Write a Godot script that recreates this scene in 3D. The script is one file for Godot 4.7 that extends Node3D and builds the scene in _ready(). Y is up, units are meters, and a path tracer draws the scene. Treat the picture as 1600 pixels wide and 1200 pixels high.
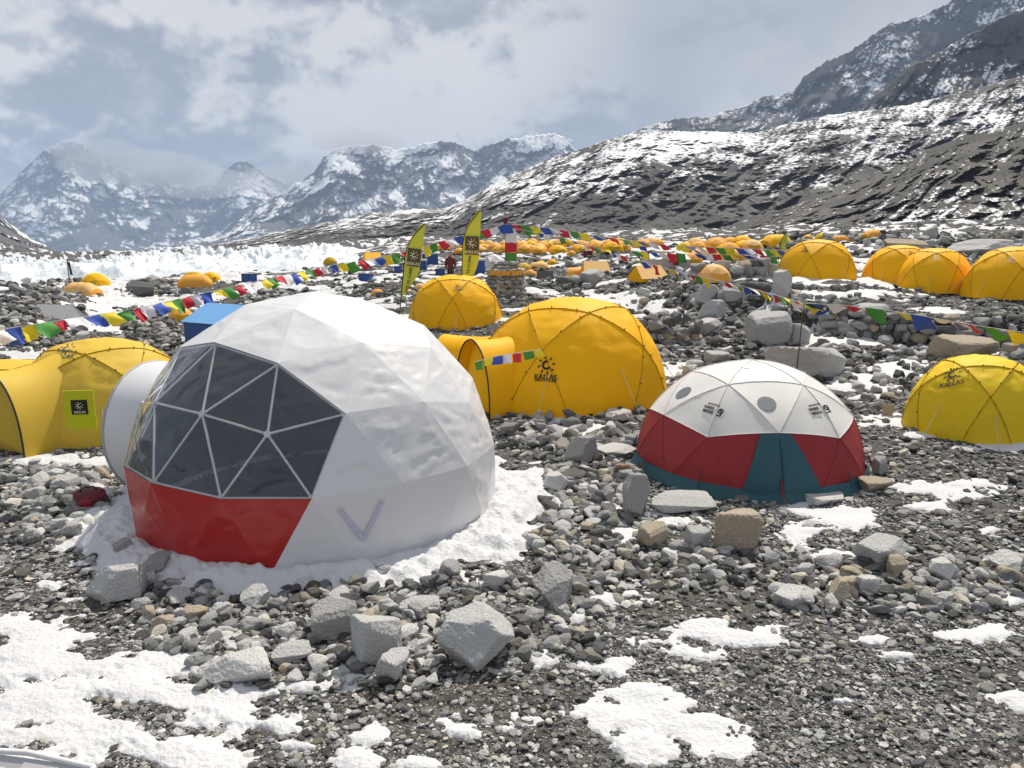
extends Node3D
# A stony expedition camp on a glacier moraine. Metres, y up; the camera stands 4.5 m above the floor of the big white dome.
const F := 1200.0          # focal length in pixels of the 1600 x 1200 photograph
const EYE := Vector3(0, 4.5, 0)
const PITCH := 0.19548     # 11.2 degrees down
var used := {}
var M := {}
var n_hill := FastNoiseLite.new()
var n_fine := FastNoiseLite.new()
var n_snow := FastNoiseLite.new()
var n_edge := FastNoiseLite.new()
var n_rid := FastNoiseLite.new()
var n_cloth := FastNoiseLite.new()
var rng := RandomNumberGenerator.new()

# ---------------------------------------------------------------- helpers: names, rays, meshes
func numbered(called: String) -> String:
	if not used.has(called):
		used[called] = 0
		return called
	used[called] += 1
	return "%s_%03d" % [called, used[called]]

func thing(called: String, label: String, category: String, at := Vector3.ZERO, turn := 0.0, group := "") -> Node3D:
	var o := Node3D.new()
	o.name = numbered(called)
	add_child(o)
	o.position = at
	o.rotation.y = turn
	tag(o, label, category, group)
	return o

func tag(o: Node, label: String, category: String, group := "") -> Node:
	o.set_meta("label", label)
	o.set_meta("category", category)
	if group:
		o.set_meta("group", group)
	return o

func obj(called: String, mesh: Mesh, m: Material, parent: Node = null, at := Vector3.ZERO) -> MeshInstance3D:
	var o := MeshInstance3D.new()
	o.mesh = mesh
	o.material_override = m
	o.position = at
	if parent == null:
		o.name = numbered(called)
		add_child(o)
	else:
		o.name = called
		parent.add_child(o, true)
	return o

func structure(called: String, mesh: Mesh, m: Material) -> MeshInstance3D:
	var o := obj(called, mesh, m)
	o.set_meta("kind", "structure")
	return o

func ray(px: float, py: float) -> Vector3:
	var y := (600.0 - py) / F
	return Vector3((px - 800.0) / F, y * cos(PITCH) - sin(PITCH), -y * sin(PITCH) - cos(PITCH))

func at_dist(px: float, py: float, d: float) -> Vector3:
	var r := ray(px, py)
	return EYE + r * (d / Vector2(r.x, r.z).length())

func depth_of(p: Vector3) -> float:
	return (p - EYE).dot(Vector3(0, -sin(PITCH), -cos(PITCH)))

func to_px(p: Vector3) -> Vector2:
	var q := p - EYE
	var d := depth_of(p)
	return Vector2(800 + F * q.x / d, 600 - F * q.dot(Vector3(0, cos(PITCH), -sin(PITCH))) / d)

func on_ground(px: float, py: float) -> Vector3:
	var r := ray(px, py)
	r /= Vector2(r.x, r.z).length()
	var d := 3.0
	var last := 3.0
	while d < 255.0:
		var p := EYE + r * d
		if p.y < H(p.x, p.z):
			for k in 12:
				var mid := (last + d) / 2
				p = EYE + r * mid
				if p.y < H(p.x, p.z):
					d = mid
				else:
					last = mid
			p = EYE + r * d
			return Vector3(p.x, H(p.x, p.z), p.z)
		last = d
		d *= 1.012
	var q := EYE + r * 120.0
	return Vector3(q.x, H(q.x, q.z), q.z)

func ss(a: float, b: float, x: float) -> float:
	var t := clampf((x - a) / (b - a), 0, 1)
	return t * t * (3 - 2 * t)

func lin(r: float, g: float, b: float) -> Color:      # a linear base colour as albedo_color
	return Color(r, g, b).linear_to_srgb()

func tube(st: SurfaceTool, a: Vector3, b: Vector3, ra: float, rb: float, sides := 6) -> void:
	var d := (b - a).normalized()
	var u := d.cross(Vector3.UP if absf(d.y) < 0.9 else Vector3.RIGHT).normalized()
	var w := d.cross(u)
	for k in sides:
		var a0 := TAU * k / sides
		var a1 := TAU * (k + 1) / sides
		var e0 := u * cos(a0) + w * sin(a0)
		var e1 := u * cos(a1) + w * sin(a1)
		for v in [[a + e0 * ra, e0], [b + e0 * rb, e0], [b + e1 * rb, e1], [a + e0 * ra, e0], [b + e1 * rb, e1], [a + e1 * ra, e1]]:
			st.set_normal(v[1])
			st.add_vertex(v[0])
		for v in [a, a + e0 * ra, a + e1 * ra]:
			st.set_normal(-d)
			st.add_vertex(v)
		for v in [b, b + e1 * rb, b + e0 * rb]:
			st.set_normal(d)
			st.add_vertex(v)

func begin() -> SurfaceTool:
	var st := SurfaceTool.new()
	st.begin(Mesh.PRIMITIVE_TRIANGLES)
	return st

func tube_mesh(a: Vector3, b: Vector3, ra: float, rb := -1.0, sides := 6) -> Mesh:
	var st := begin()
	tube(st, a, b, ra, ra if rb < 0 else rb, sides)
	return st.commit()

func path_mesh(pts: Array, r: float, sides := 5) -> Mesh:
	var st := begin()
	for k in pts.size() - 1:
		tube(st, pts[k], pts[k + 1], r, r, sides)
	return st.commit()

func quad(st: SurfaceTool, a: Vector3, b: Vector3, c: Vector3, d: Vector3) -> void:
	for v in [a, b, c, a, c, d]:
		st.add_vertex(v)

func box_mesh(lo: Vector3, hi: Vector3) -> Mesh:
	var st := begin()
	st.set_smooth_group(-1)
	var p := []
	for k in 8:
		p.append(Vector3(hi.x if k & 1 else lo.x, hi.y if k & 2 else lo.y, hi.z if k & 4 else lo.z))
	for f in [[0, 1, 3, 2], [5, 4, 6, 7], [4, 0, 2, 6], [1, 5, 7, 3], [2, 3, 7, 6], [4, 5, 1, 0]]:
		quad(st, p[f[0]], p[f[1]], p[f[2]], p[f[3]])
	st.generate_normals()
	return st.commit()

func tri_mesh(tris: Array, smooth := false) -> Mesh:
	var st := begin()
	st.set_smooth_group(0 if smooth else -1)
	for v in tris:
		st.add_vertex(v)
	st.generate_normals()
	return st.commit()

func grid_mesh(nx: int, ny: int, P: PackedVector3Array, C: PackedColorArray, keep := PackedByteArray()) -> ArrayMesh:
	var N := PackedVector3Array()
	N.resize(P.size())
	for j in ny:
		var j0 := maxi(j - 1, 0) * nx
		var j1 := mini(j + 1, ny - 1) * nx
		for i in nx:
			var n := (P[j * nx + mini(i + 1, nx - 1)] - P[j * nx + maxi(i - 1, 0)]).cross(P[j1 + i] - P[j0 + i])
			if n.y < 0:
				n = -n
			N[j * nx + i] = n.normalized()
	var I := PackedInt32Array()
	for j in ny - 1:
		for i in nx - 1:
			var a := j * nx + i
			if keep.size() and not (keep[a] or keep[a + 1] or keep[a + nx] or keep[a + nx + 1]):
				continue
			I.append_array([a, a + nx, a + 1, a + 1, a + nx, a + nx + 1])
	var arr := []
	arr.resize(Mesh.ARRAY_MAX)
	arr[Mesh.ARRAY_VERTEX] = P
	arr[Mesh.ARRAY_NORMAL] = N
	if C.size():
		arr[Mesh.ARRAY_COLOR] = C
	arr[Mesh.ARRAY_INDEX] = I
	var m := ArrayMesh.new()
	m.add_surface_from_arrays(Mesh.PRIMITIVE_TRIANGLES, arr)
	return m

# ---------------------------------------------------------------- the lie of the land
const COLS := [-300.0, 0.0, 200.0, 450.0, 650.0, 800.0, 1100.0, 1300.0, 1450.0, 1900.0]
const DIST := [0.0, 12.0, 20.0, 26.0, 32.0, 38.0, 45.0, 60.0, 85.0, 120.0, 180.0, 260.0, 700.0]
const LAND := [
	[0.0, 0.0, 0.0, 0.3, 0.9, 1.3, 1.2, 0.6, -0.3, -3.0, -6.0, -7.0, -10.0],
	[0.0, 0.0, 0.0, 0.3, 0.8, 1.2, 1.1, 0.6, -0.2, -3.0, -6.0, -7.0, -10.0],
	[0.0, 0.0, 0.0, 0.2, 0.3, 0.4, 0.6, 0.6, 0.1, -2.6, -6.0, -7.0, -10.0],
	[0.0, 0.0, 0.0, 0.2, 0.6, 0.9, 0.9, 0.7, 0.3, -1.6, -4.5, -5.0, -6.0],
	[0.0, 0.0, 0.0, 0.3, 0.9, 1.4, 1.5, 1.4, 1.2, 1.2, 1.2, 1.0, 1.0],
	[0.0, 0.0, 0.0, 0.4, 1.0, 1.5, 1.5, 1.5, 1.6, 1.7, 1.8, 2.0, 2.0],
	[0.0, 0.0, 0.1, 0.4, 0.9, 1.4, 1.6, 1.7, 1.9, 2.2, 2.8, 4.0, 4.0],
	[0.0, 0.0, 0.2, 0.4, 0.7, 1.0, 1.2, 1.9, 3.2, 3.9, 4.4, 5.0, 5.0],
	[0.0, 0.0, 0.2, 0.4, 0.5, 0.6, 0.9, 1.8, 3.6, 4.2, 4.4, 5.0, 5.0],
	[0.0, 0.0, 0.2, 0.4, 0.5, 0.6, 0.9, 1.8, 3.6, 4.2, 4.4, 5.0, 5.0]]
const WALL_A := Vector2(11.8, -29.3)
const WALL_B := Vector2(21.5, -25.6)

func H(x: float, z: float) -> float:
	var d := sqrt(x * x + z * z)
	var px := 800.0 + (F * x / -z if z < -0.001 else 1e9 * signf(x))
	if z >= -0.5:
		px = 800.0 + 1500.0 * signf(x)
	var c := 0
	while c < 8 and px > COLS[c + 1]:
		c += 1
	var r := 0
	while r < 11 and d > DIST[r + 1]:
		r += 1
	var u := clampf((px - COLS[c]) / (COLS[c + 1] - COLS[c]), 0, 1)
	var v := clampf((d - DIST[r]) / (DIST[r + 1] - DIST[r]), 0, 1)
	u = u * u * (3 - 2 * u)
	v = v * v * (3 - 2 * v)
	var h: float = lerpf(lerpf(LAND[c][r], LAND[c + 1][r], u), lerpf(LAND[c][r + 1], LAND[c + 1][r + 1], u), v)
	# the terrace behind the dry-stone wall on the right
	if x > 4 and z < -20:
		var dir := (WALL_B - WALL_A).normalized()
		var q := Vector2(x, z) - WALL_A
		var along := q.dot(dir)
		var s := q.dot(Vector2(dir.y, -dir.x))
		var w := 0.5 + maxf(0, -along) * 0.9
		h += 1.0 * ss(-0.1, w, s) * ss(4, 10, x)
	# rubble humps on the left
	h += 0.55 * exp(-((x + 14.6) * (x + 14.6) + (z + 27.5) * (z + 27.5)) / 5.0)
	h += 1.0 * exp(-((x + 27.0) * (x + 27.0) + (z + 36.0) * (z + 36.0)) / 40.0)
	var a := 0.05 + 0.45 * ss(16, 45, d) + 1.3 * ss(50, 140, d)
	h += n_hill.get_noise_2d(x, z) * a + n_fine.get_noise_2d(x, z) * (0.05 + 0.16 * ss(18, 50, d))
	return h

# ---------------------------------------------------------------- materials
func tex(freq: float, octaves: int, lo: float, hi: float, seed_: int, size := 512, kind := FastNoiseLite.TYPE_SIMPLEX_SMOOTH) -> NoiseTexture2D:
	var n := FastNoiseLite.new()
	n.noise_type = kind
	n.frequency = freq
	n.fractal_octaves = octaves
	n.seed = seed_
	var t := NoiseTexture2D.new()
	t.width = size
	t.height = size
	t.seamless = true
	t.noise = n
	var g := Gradient.new()
	g.set_color(0, Color(lo, lo, lo))
	g.set_color(1, Color(hi, hi, hi))
	t.color_ramp = g
	return t

func bumps(freq: float, octaves: int, seed_: int, strength: float) -> NoiseTexture2D:
	var t := tex(freq, octaves, 0, 1, seed_)
	t.color_ramp = null
	t.as_normal_map = true
	t.bump_strength = strength
	return t

func mat(c: Color, rough := 0.9, extra := {}) -> StandardMaterial3D:
	var m := StandardMaterial3D.new()
	m.albedo_color = c
	m.roughness = rough
	for k in extra:
		m.set(k, extra[k])
	return m

func make_materials() -> void:
	var grain := tex(0.09, 5, 0.66, 1.0, 3)
	var rock_n := bumps(0.035, 5, 8, 9.0)
	var tri := {"uv1_triplanar": true, "uv1_world_triplanar": true}
	M.stone = mat(Color.WHITE, 0.92, {"vertex_color_use_as_albedo": true, "albedo_texture": grain, "normal_enabled": true, "normal_texture": rock_n, "normal_scale": 0.9, "uv1_scale": Vector3.ONE * 1.6}.merged(tri))
	M.gravel = mat(Color.WHITE, 0.95, {"vertex_color_use_as_albedo": true})
	for t in [["grey", 0.6, 0.6, 0.59], ["pale", 0.72, 0.71, 0.69], ["dark", 0.2, 0.2, 0.205], ["tan", 0.52, 0.44, 0.33], ["rust", 0.34, 0.23, 0.16], ["mid", 0.43, 0.425, 0.42]]:
		M[t[0] + "_rock"] = mat(lin(t[1], t[2], t[3]), 0.92, {"albedo_texture": grain, "normal_enabled": true, "normal_texture": rock_n, "normal_scale": 1.1, "uv1_scale": Vector3.ONE * 1.1}.merged(tri))
	var chips := tex(0.035, 3, 0.3, 1.0, 21, 1024, FastNoiseLite.TYPE_CELLULAR)
	var cn: FastNoiseLite = chips.noise
	cn.cellular_return_type = FastNoiseLite.RETURN_CELL_VALUE
	cn.cellular_jitter = 1.0
	var chip_n := tex(0.035, 3, 0, 1, 21, 1024, FastNoiseLite.TYPE_CELLULAR)
	chip_n.color_ramp = null
	chip_n.as_normal_map = true
	chip_n.bump_strength = 14.0
	(chip_n.noise as FastNoiseLite).cellular_jitter = 1.0
	M.ground = mat(Color.WHITE, 0.96, {"vertex_color_use_as_albedo": true, "albedo_texture": chips, "normal_enabled": true, "normal_texture": chip_n, "uv1_scale": Vector3.ONE * 0.55}.merged(tri))
	M.snow = mat(lin(0.57, 0.575, 0.59), 0.75, {"normal_enabled": true, "normal_texture": bumps(0.03, 5, 31, 7.0), "normal_scale": 0.9, "uv1_scale": Vector3.ONE * 0.9}.merged(tri))
	M.ice = mat(lin(0.68, 0.74, 0.78), 0.5, {"normal_enabled": true, "normal_texture": bumps(0.05, 5, 31, 8.0), "uv1_scale": Vector3.ONE * 0.15}.merged(tri))
	M.mountain = mat(Color.WHITE, 0.95, {"vertex_color_use_as_albedo": true})
	var cloth_n := bumps(0.02, 4, 41, 6.0)
	var weave := {"normal_enabled": true, "normal_texture": cloth_n, "normal_scale": 0.1, "uv1_scale": Vector3.ONE * 1.4}.merged(tri)
	M.white_cover = mat(lin(0.67, 0.67, 0.68), 0.34, weave)
	M.white_fly = mat(lin(0.66, 0.64, 0.61), 0.6, weave.merged({"backlight": Color(0.25, 0.25, 0.25)}))
	M.red_vinyl = mat(lin(0.42, 0.018, 0.016), 0.25, weave)
	M.red_fly = mat(lin(0.27, 0.008, 0.015), 0.6, weave)
	M.red_seam = mat(lin(0.3, 0.03, 0.035), 0.6)
	M.teal_fly = mat(lin(0.014, 0.08, 0.105), 0.6, weave)
	M.pane = mat(Color(0.62, 0.66, 0.72, 0.13), 0.07, weave.merged({"transparency": BaseMaterial3D.TRANSPARENCY_ALPHA}))
	M.mesh_port = mat(lin(0.14, 0.16, 0.165), 0.35)
	for t in [["yellow", 0.86, 0.44, 0.002], ["lemon", 0.72, 0.5, 0.015], ["straw", 0.62, 0.42, 0.05], ["orange", 0.76, 0.35, 0.05], ["apricot", 0.75, 0.45, 0.16], ["ochre", 0.5, 0.3, 0.01], ["lime", 0.6, 0.6, 0.02]]:
		M[t[0]] = mat(lin(t[1], t[2], t[3]), 0.62, weave.merged({"backlight": Color(0.4, 0.4, 0.4), "metallic_specular": 0.3}))
	M.blue = mat(lin(0.02, 0.07, 0.25), 0.6, weave)
	M.sky_blue = mat(lin(0.16, 0.4, 0.75), 0.5, weave)
	M.navy = mat(lin(0.015, 0.03, 0.1), 0.6)
	M.grey_cloth = mat(lin(0.42, 0.42, 0.43), 0.7, weave)
	M.sled = mat(lin(0.25, 0.32, 0.4), 0.5)
	M.dome_darkener = mat(lin(0.05, 0.052, 0.056), 0.8)  # near-black, for surfaces added to darken the inside of the white dome
	M.maroon = mat(lin(0.12, 0.01, 0.015), 0.6)
	M.steel = mat(lin(0.6, 0.6, 0.6), 0.35, {"metallic": 0.6})
	M.black = mat(lin(0.015, 0.015, 0.017), 0.6)
	M.print = mat(lin(0.02, 0.018, 0.015), 0.8)
	M.pale_print = mat(lin(0.75, 0.72, 0.45), 0.8)
	M.brown = mat(lin(0.1, 0.08, 0.04), 0.8)
	M.lilac = mat(lin(0.5, 0.48, 0.62), 0.5)
	M.zip = mat(lin(0.01, 0.05, 0.06), 0.6)
	M.skin = mat(lin(0.4, 0.24, 0.16), 0.6)
	M.rope = mat(lin(0.5, 0.5, 0.48), 0.9)
	var thin := {"backlight": Color(0.6, 0.6, 0.6)}
	M.flags = [mat(lin(0.03, 0.08, 0.4), 0.8, thin), mat(lin(0.75, 0.74, 0.78), 0.8, thin), mat(lin(0.55, 0.02, 0.04), 0.8, thin), mat(lin(0.06, 0.26, 0.04), 0.8, thin), mat(lin(0.75, 0.6, 0.03), 0.8, thin)]
	M.banner = mat(lin(0.66, 0.67, 0.05), 0.6, thin)
	M.green_banner = mat(lin(0.3, 0.45, 0.03), 0.6, thin)

# ---------------------------------------------------------------- ground, snow, loose stones
var AZ := PackedFloat32Array()
var RD := PackedFloat32Array()
var GH := PackedFloat32Array()
var SV := PackedFloat32Array()
var BERM := PackedFloat32Array()
const DOME := Vector3(-3.228, 0.557, -12.464)

# snow patches as seen: centre x, y and half sizes, in pixels of the photograph; each becomes an ellipse on the ground
const PATCHES := [
	[70, 985, 120, 32], [60, 1030, 90, 30], [170, 1065, 190, 48], [60, 1100, 150, 45], [140, 1160, 200, 40], [285, 1040, 70, 45], [345, 1115, 70, 32], [320, 1180, 90, 28], [30, 1190, 120, 30],
	[470, 1075, 100, 16], [520, 1055, 45, 16], [430, 1135, 28, 12], [585, 1148, 45, 22], [560, 1185, 40, 20], [655, 1190, 30, 18], [720, 1145, 34, 12], [845, 1030, 24, 16], [455, 1165, 60, 10],
	[1010, 1085, 70, 45], [965, 1120, 60, 34], [1000, 1165, 62, 36], [960, 1050, 40, 18], [1070, 1015, 70, 16], [1150, 995, 90, 16], [1200, 985, 40, 12], [1110, 975, 40, 8], [1130, 1178, 50, 7],
	[1358, 1000, 30, 7], [1405, 1024, 34, 9], [1520, 992, 85, 14], [1570, 940, 70, 12], [1600, 1105, 55, 24], [1320, 1095, 20, 5], [80, 916, 30, 11], [1545, 830, 22, 8],
	[1290, 805, 75, 22], [1250, 835, 36, 24], [1480, 765, 80, 16], [1455, 790, 45, 9], [1310, 872, 45, 10], [955, 815, 40, 26], [930, 770, 24, 30], [1055, 865, 36, 30], [1075, 815, 60, 10], [975, 840, 30, 22],
	[925, 672, 70, 18], [885, 660, 40, 10], [1390, 655, 80, 11], [1470, 672, 70, 10], [1560, 695, 70, 9], [1400, 572, 60, 24], [1340, 605, 60, 10], [1360, 620, 40, 8],
	[60, 715, 70, 12], [140, 722, 60, 10], [150, 850, 30, 30], [1060, 580, 40, 16], [900, 690, 40, 10], [905, 965, 26, 12], [940, 935, 20, 10], [1020, 800, 14, 8],
	[220, 470, 90, 45], [190, 500, 60, 30], [150, 450, 90, 22], [60, 430, 90, 12], [330, 430, 60, 12], [60, 640, 40, 14], [1180, 460, 60, 8], [1330, 460, 120, 6], [960, 465, 80, 12], [1000, 480, 40, 10], [900, 470, 40, 8],
	[55, 462, 75, 26, -1], [70, 522, 100, 26, -1], [248, 520, 55, 34, -1], [235, 452, 45, 12, -1], [345, 448, 50, 8, -1], [420, 470, 60, 16, -1], [20, 600, 40, 20, -1], [600, 450, 60, 14, -1], [1010, 520, 70, 30, -1], [1470, 530, 90, 16, -1]]

func make_ground() -> void:
	for step in [[-180, -50, 10.0], [-50, -44, 1.0], [-44, 44, 0.125], [44, 50, 1.0], [50, 180, 10.0]]:
		for k in int(round((step[1] - step[0]) / step[2])):
			AZ.append(deg_to_rad(step[0] + k * step[2]))
	AZ.append(PI)
	var r := 0.4
	while r < 760:
		RD.append(r)
		r *= 1.3 if r < 3.5 else (1.006 if r < 24 else (1.011 if r < 250 else 1.15))
	var nx := AZ.size()
	var ny := RD.size()
	GH.resize(nx * ny)
	SV.resize(nx * ny)
	BERM.resize(nx * ny)
	var P := PackedVector3Array()
	P.resize(nx * ny)
	var C := PackedColorArray()
	C.resize(nx * ny)
	for j in ny:
		var d := RD[j]
		var near := ss(26, 20, d)
		var far := ss(60, 130, d)
		for i in nx:
			var x := sin(AZ[i]) * d
			var z := -cos(AZ[i]) * d
			var h := H(x, z)
			var k := j * nx + i
			GH[k] = h
			P[k] = Vector3(x, h, z)
			var sand := ss(0.05, 0.4, n_hill.get_noise_2d(x * 5 + 40, z * 5))
			var tone := 0.19 + 0.08 * n_fine.get_noise_2d(x * 3, z * 3)
			C[k] = Color(tone, tone, tone * 1.01).lerp(Color(0.19, 0.17, 0.14), sand * 0.8)
			var s := -1.0
			if d > 18:
				s = n_snow.get_noise_2d(x * 0.8, z * 1.5) * 1.5 - 0.25 - 0.05 * far + 0.5 * n_edge.get_noise_2d(x * 0.4, z * 0.7) + 0.3 * n_edge.get_noise_2d(x * 1.5, z * 2.0) - near * 0.6
				if z < -20 and x / -z < -0.12:
					s += 0.2
			else:
				s = n_snow.get_noise_2d(x * 1.8, z * 3.2) * 1.3 - 0.66 + 0.2 * n_edge.get_noise_2d(x * 2.5, z * 4.0)
			SV[k] = s
	for e in PATCHES:
		var c := on_ground(e[0], e[1])
		var u := on_ground(e[0] + e[2], e[1]) - c
		var v := on_ground(e[0], e[1] + e[3]) - c
		var det := u.x * v.z - u.z * v.x
		if absf(det) < 1e-4:
			continue
		var reach := (u.length() + v.length()) * 1.4
		var dc := Vector2(c.x, c.z).length()
		var j0 := maxi(RD.bsearch(dc - reach), 0)
		var j1 := mini(RD.bsearch(dc + reach), ny - 1)
		var az := atan2(c.x, -c.z)
		var da := atan2(reach, dc)
		var i0 := AZ.bsearch(az - da)
		var i1 := mini(AZ.bsearch(az + da), nx - 1)
		for j in range(j0, j1 + 1):
			for i in range(i0, i1 + 1):
				var k := j * nx + i
				var qx := P[k].x - c.x
				var qz := P[k].z - c.z
				var su := (qx * v.z - qz * v.x) / det
				var sv := (u.x * qz - u.z * qx) / det
				var q := sqrt(su * su + sv * sv)
				if q < 1.9:
					var w := 0.9 - q + 0.95 * n_edge.get_noise_2d(P[k].x * 0.7, P[k].z * 1.7) + 0.5 * n_edge.get_noise_2d(P[k].x * 2.6 + 30, P[k].z * 4.5) + 0.3 * n_edge.get_noise_2d(P[k].x * 8, P[k].z * 12)
					SV[k] = maxf(SV[k], w * 0.8) if e.size() < 5 else minf(SV[k], -w)
	# shovelled snow banked round the big dome; no snow inside the tents
	for j in range(RD.bsearch(8.0), RD.bsearch(17.5)):
		for i in nx:
			var k := j * nx + i
			var qx := P[k].x - DOME.x
			var qz := P[k].z - DOME.z
			var rr := sqrt(qx * qx + qz * qz) - 2.95
			if rr > 2.2:
				continue
			if rr < -0.25:
				SV[k] = -1.0
				continue
			var ang := atan2(qx, qz)          # 0 towards the camera, positive to the right
			var wide := 0.5 + 0.35 * ss(0.1, 0.9, ang) + 0.3 * ss(-0.6, -1.2, ang)
			var nn := n_edge.get_noise_2d(P[k].x * 0.9, P[k].z * 0.9)
			var s := 1.0 - maxf(rr - 0.1, 0) / wide + 0.85 * nn
			SV[k] = maxf(SV[k], s)
			if s > 0:
				var lump := absf(n_edge.get_noise_2d(P[k].x * 1.5 + 9, P[k].z * 1.5)) * 1.3 + 0.3 * absf(n_edge.get_noise_2d(P[k].x * 4 + 9, P[k].z * 4))
				BERM[k] = (0.1 * ss(0, 0.9, s) + 0.12 * lump * ss(0, 0.6, s)) * (1.0 - 0.6 * ss(0.12, -0.15, rr))
	structure("ground", grid_mesh(nx, ny, P, C), M.ground)
	var keep := PackedByteArray()
	keep.resize(nx * ny)
	for k in nx * ny:
		var s := SV[k]
		if s > -0.12:
			keep[k] = 1
		var d := Vector2(P[k].x, P[k].z).length()
		var t := (0.045 + 0.13 * ss(20, 60, d)) * (1.0 - exp(-2.6 * s)) if s > 0 else 0.3 * s
		if s > 0:
			t += BERM[k] + 0.04 * n_edge.get_noise_2d(P[k].x * 0.9, P[k].z * 1.8) * ss(0, 0.4, s)
		P[k].y += t
	var o := obj("snow_cover", grid_mesh(nx, ny, P, PackedColorArray(), keep), M.snow)
	o.set_meta("kind", "stuff")
	tag(o, "old white snow lying in patches over the dark gravel", "snow")

func cell(x: float, z: float) -> Array:      # [ground height, snow value] by look-up
	var d := sqrt(x * x + z * z)
	var i := clampi(AZ.bsearch(atan2(x, -z)), 1, AZ.size() - 1)
	var j := clampi(RD.bsearch(d), 1, RD.size() - 1)
	var k := j * AZ.size() + i
	return [GH[k], SV[k], BERM[k]]

func ico(freq: int) -> Dictionary:           # an icosahedron with a corner on top, each face cut into freq x freq triangles, on the unit sphere
	var base := [Vector3.UP]
	var e := atan(0.5)
	for k in 5:
		base.append(Vector3(cos(e) * sin(TAU * k / 5), sin(e), cos(e) * cos(TAU * k / 5)))
	for k in 5:
		base.append(Vector3(cos(e) * sin(TAU * (k + 0.5) / 5), -sin(e), cos(e) * cos(TAU * (k + 0.5) / 5)))
	base.append(Vector3.DOWN)
	var faces := []
	for k in 5:
		var a := 1 + k
		var b := 1 + (k + 1) % 5
		faces += [[0, a, b], [a, 6 + k, b], [b, 6 + k, 6 + (k + 1) % 5], [11, 6 + (k + 1) % 5, 6 + k]]
	var V := []
	var key := {}
	var out := []
	for f in faces:
		var id := []
		for i in freq + 1:
			for j in freq + 1 - i:
				var p: Vector3 = ((base[f[0]] * (freq - i - j) + base[f[1]] * i + base[f[2]] * j) / freq).normalized()
				var s := "%.4f %.4f %.4f" % [p.x + 9, p.y + 9, p.z + 9]
				if not key.has(s):
					key[s] = V.size()
					V.append(p)
				id.append(key[s])
		var at := func(i: int, j: int) -> int: return id[i * (freq + 1) - i * (i - 1) / 2 + j]
		for i in freq:
			for j in freq - i:
				out.append([at.call(i, j), at.call(i + 1, j), at.call(i, j + 1)])
				if i + j < freq - 1:
					out.append([at.call(i + 1, j), at.call(i + 1, j + 1), at.call(i, j + 1)])
	return {"v": V, "f": out}

func rock_mesh(seed_: int, freq: int, planes: int, rough: float) -> Mesh:   # a broken block: a sphere cut by planes, its faces roughened; one unit across
	var g := RandomNumberGenerator.new()
	g.seed = seed_
	var cut := []
	for k in planes:
		var n := Vector3(g.randfn(), g.randfn() * 0.9, g.randfn()).normalized()
		cut.append([n, g.randf_range(0.46, 0.82)])
	cut.append([Vector3(g.randf_range(-0.2, 0.2), 1, g.randf_range(-0.2, 0.2)).normalized(), g.randf_range(0.5, 0.75)])
	var d := ico(freq)
	var pts := []
	var lo := Vector3.ONE * 9
	var hi := -lo
	for v in d.v:
		var r := 1.0
		for c in cut:
			var t: float = v.dot(c[0])
			if t > 0.01:
				r = minf(r, c[1] / t)
		r *= 1.0 + rough * n_edge.get_noise_3dv(v * 0.9 + Vector3.ONE * seed_ * 3.7) + rough * 0.5 * n_edge.get_noise_3dv(v * 2.5 + Vector3.ONE * seed_)
		pts.append(v * r)
		lo = lo.min(v * r)
		hi = hi.max(v * r)
	var st := begin()
	st.set_smooth_group(-1)
	for f in d.f:
		for k in [0, 1, 2]:
			st.set_color(Color.WHITE)
			st.add_vertex((pts[f[k]] - (lo + hi) / 2) / (hi - lo))
	st.generate_normals()
	return st.commit()

var rocks := []
var stones := []
var pebbles := []

func make_rocks() -> void:
	for k in 10:
		rocks.append(rock_mesh(100 + k * 7, 10, 11, 0.07))
	for k in 8:
		stones.append(rock_mesh(300 + k * 5, 5, 9, 0.08))
	for k in 5:
		pebbles.append(rock_mesh(500 + k * 3, 1 if k < 4 else 2, 6, 0.4 if k < 4 else 0.12))

func stone_color() -> Color:
	var t := rng.randf()
	var g := rng.randf_range(0.18, 0.44)
	if t < 0.28:
		g = rng.randf_range(0.48, 0.8)
	if t > 0.76:
		g = rng.randf_range(0.07, 0.15)
	var warm := rng.randf_range(0, 0.04) if rng.randf() < 0.75 else rng.randf_range(0.06, 0.22)
	g *= 0.95
	return Color(g * (1 + warm * 0.5), g, g * (1 - warm))

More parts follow.
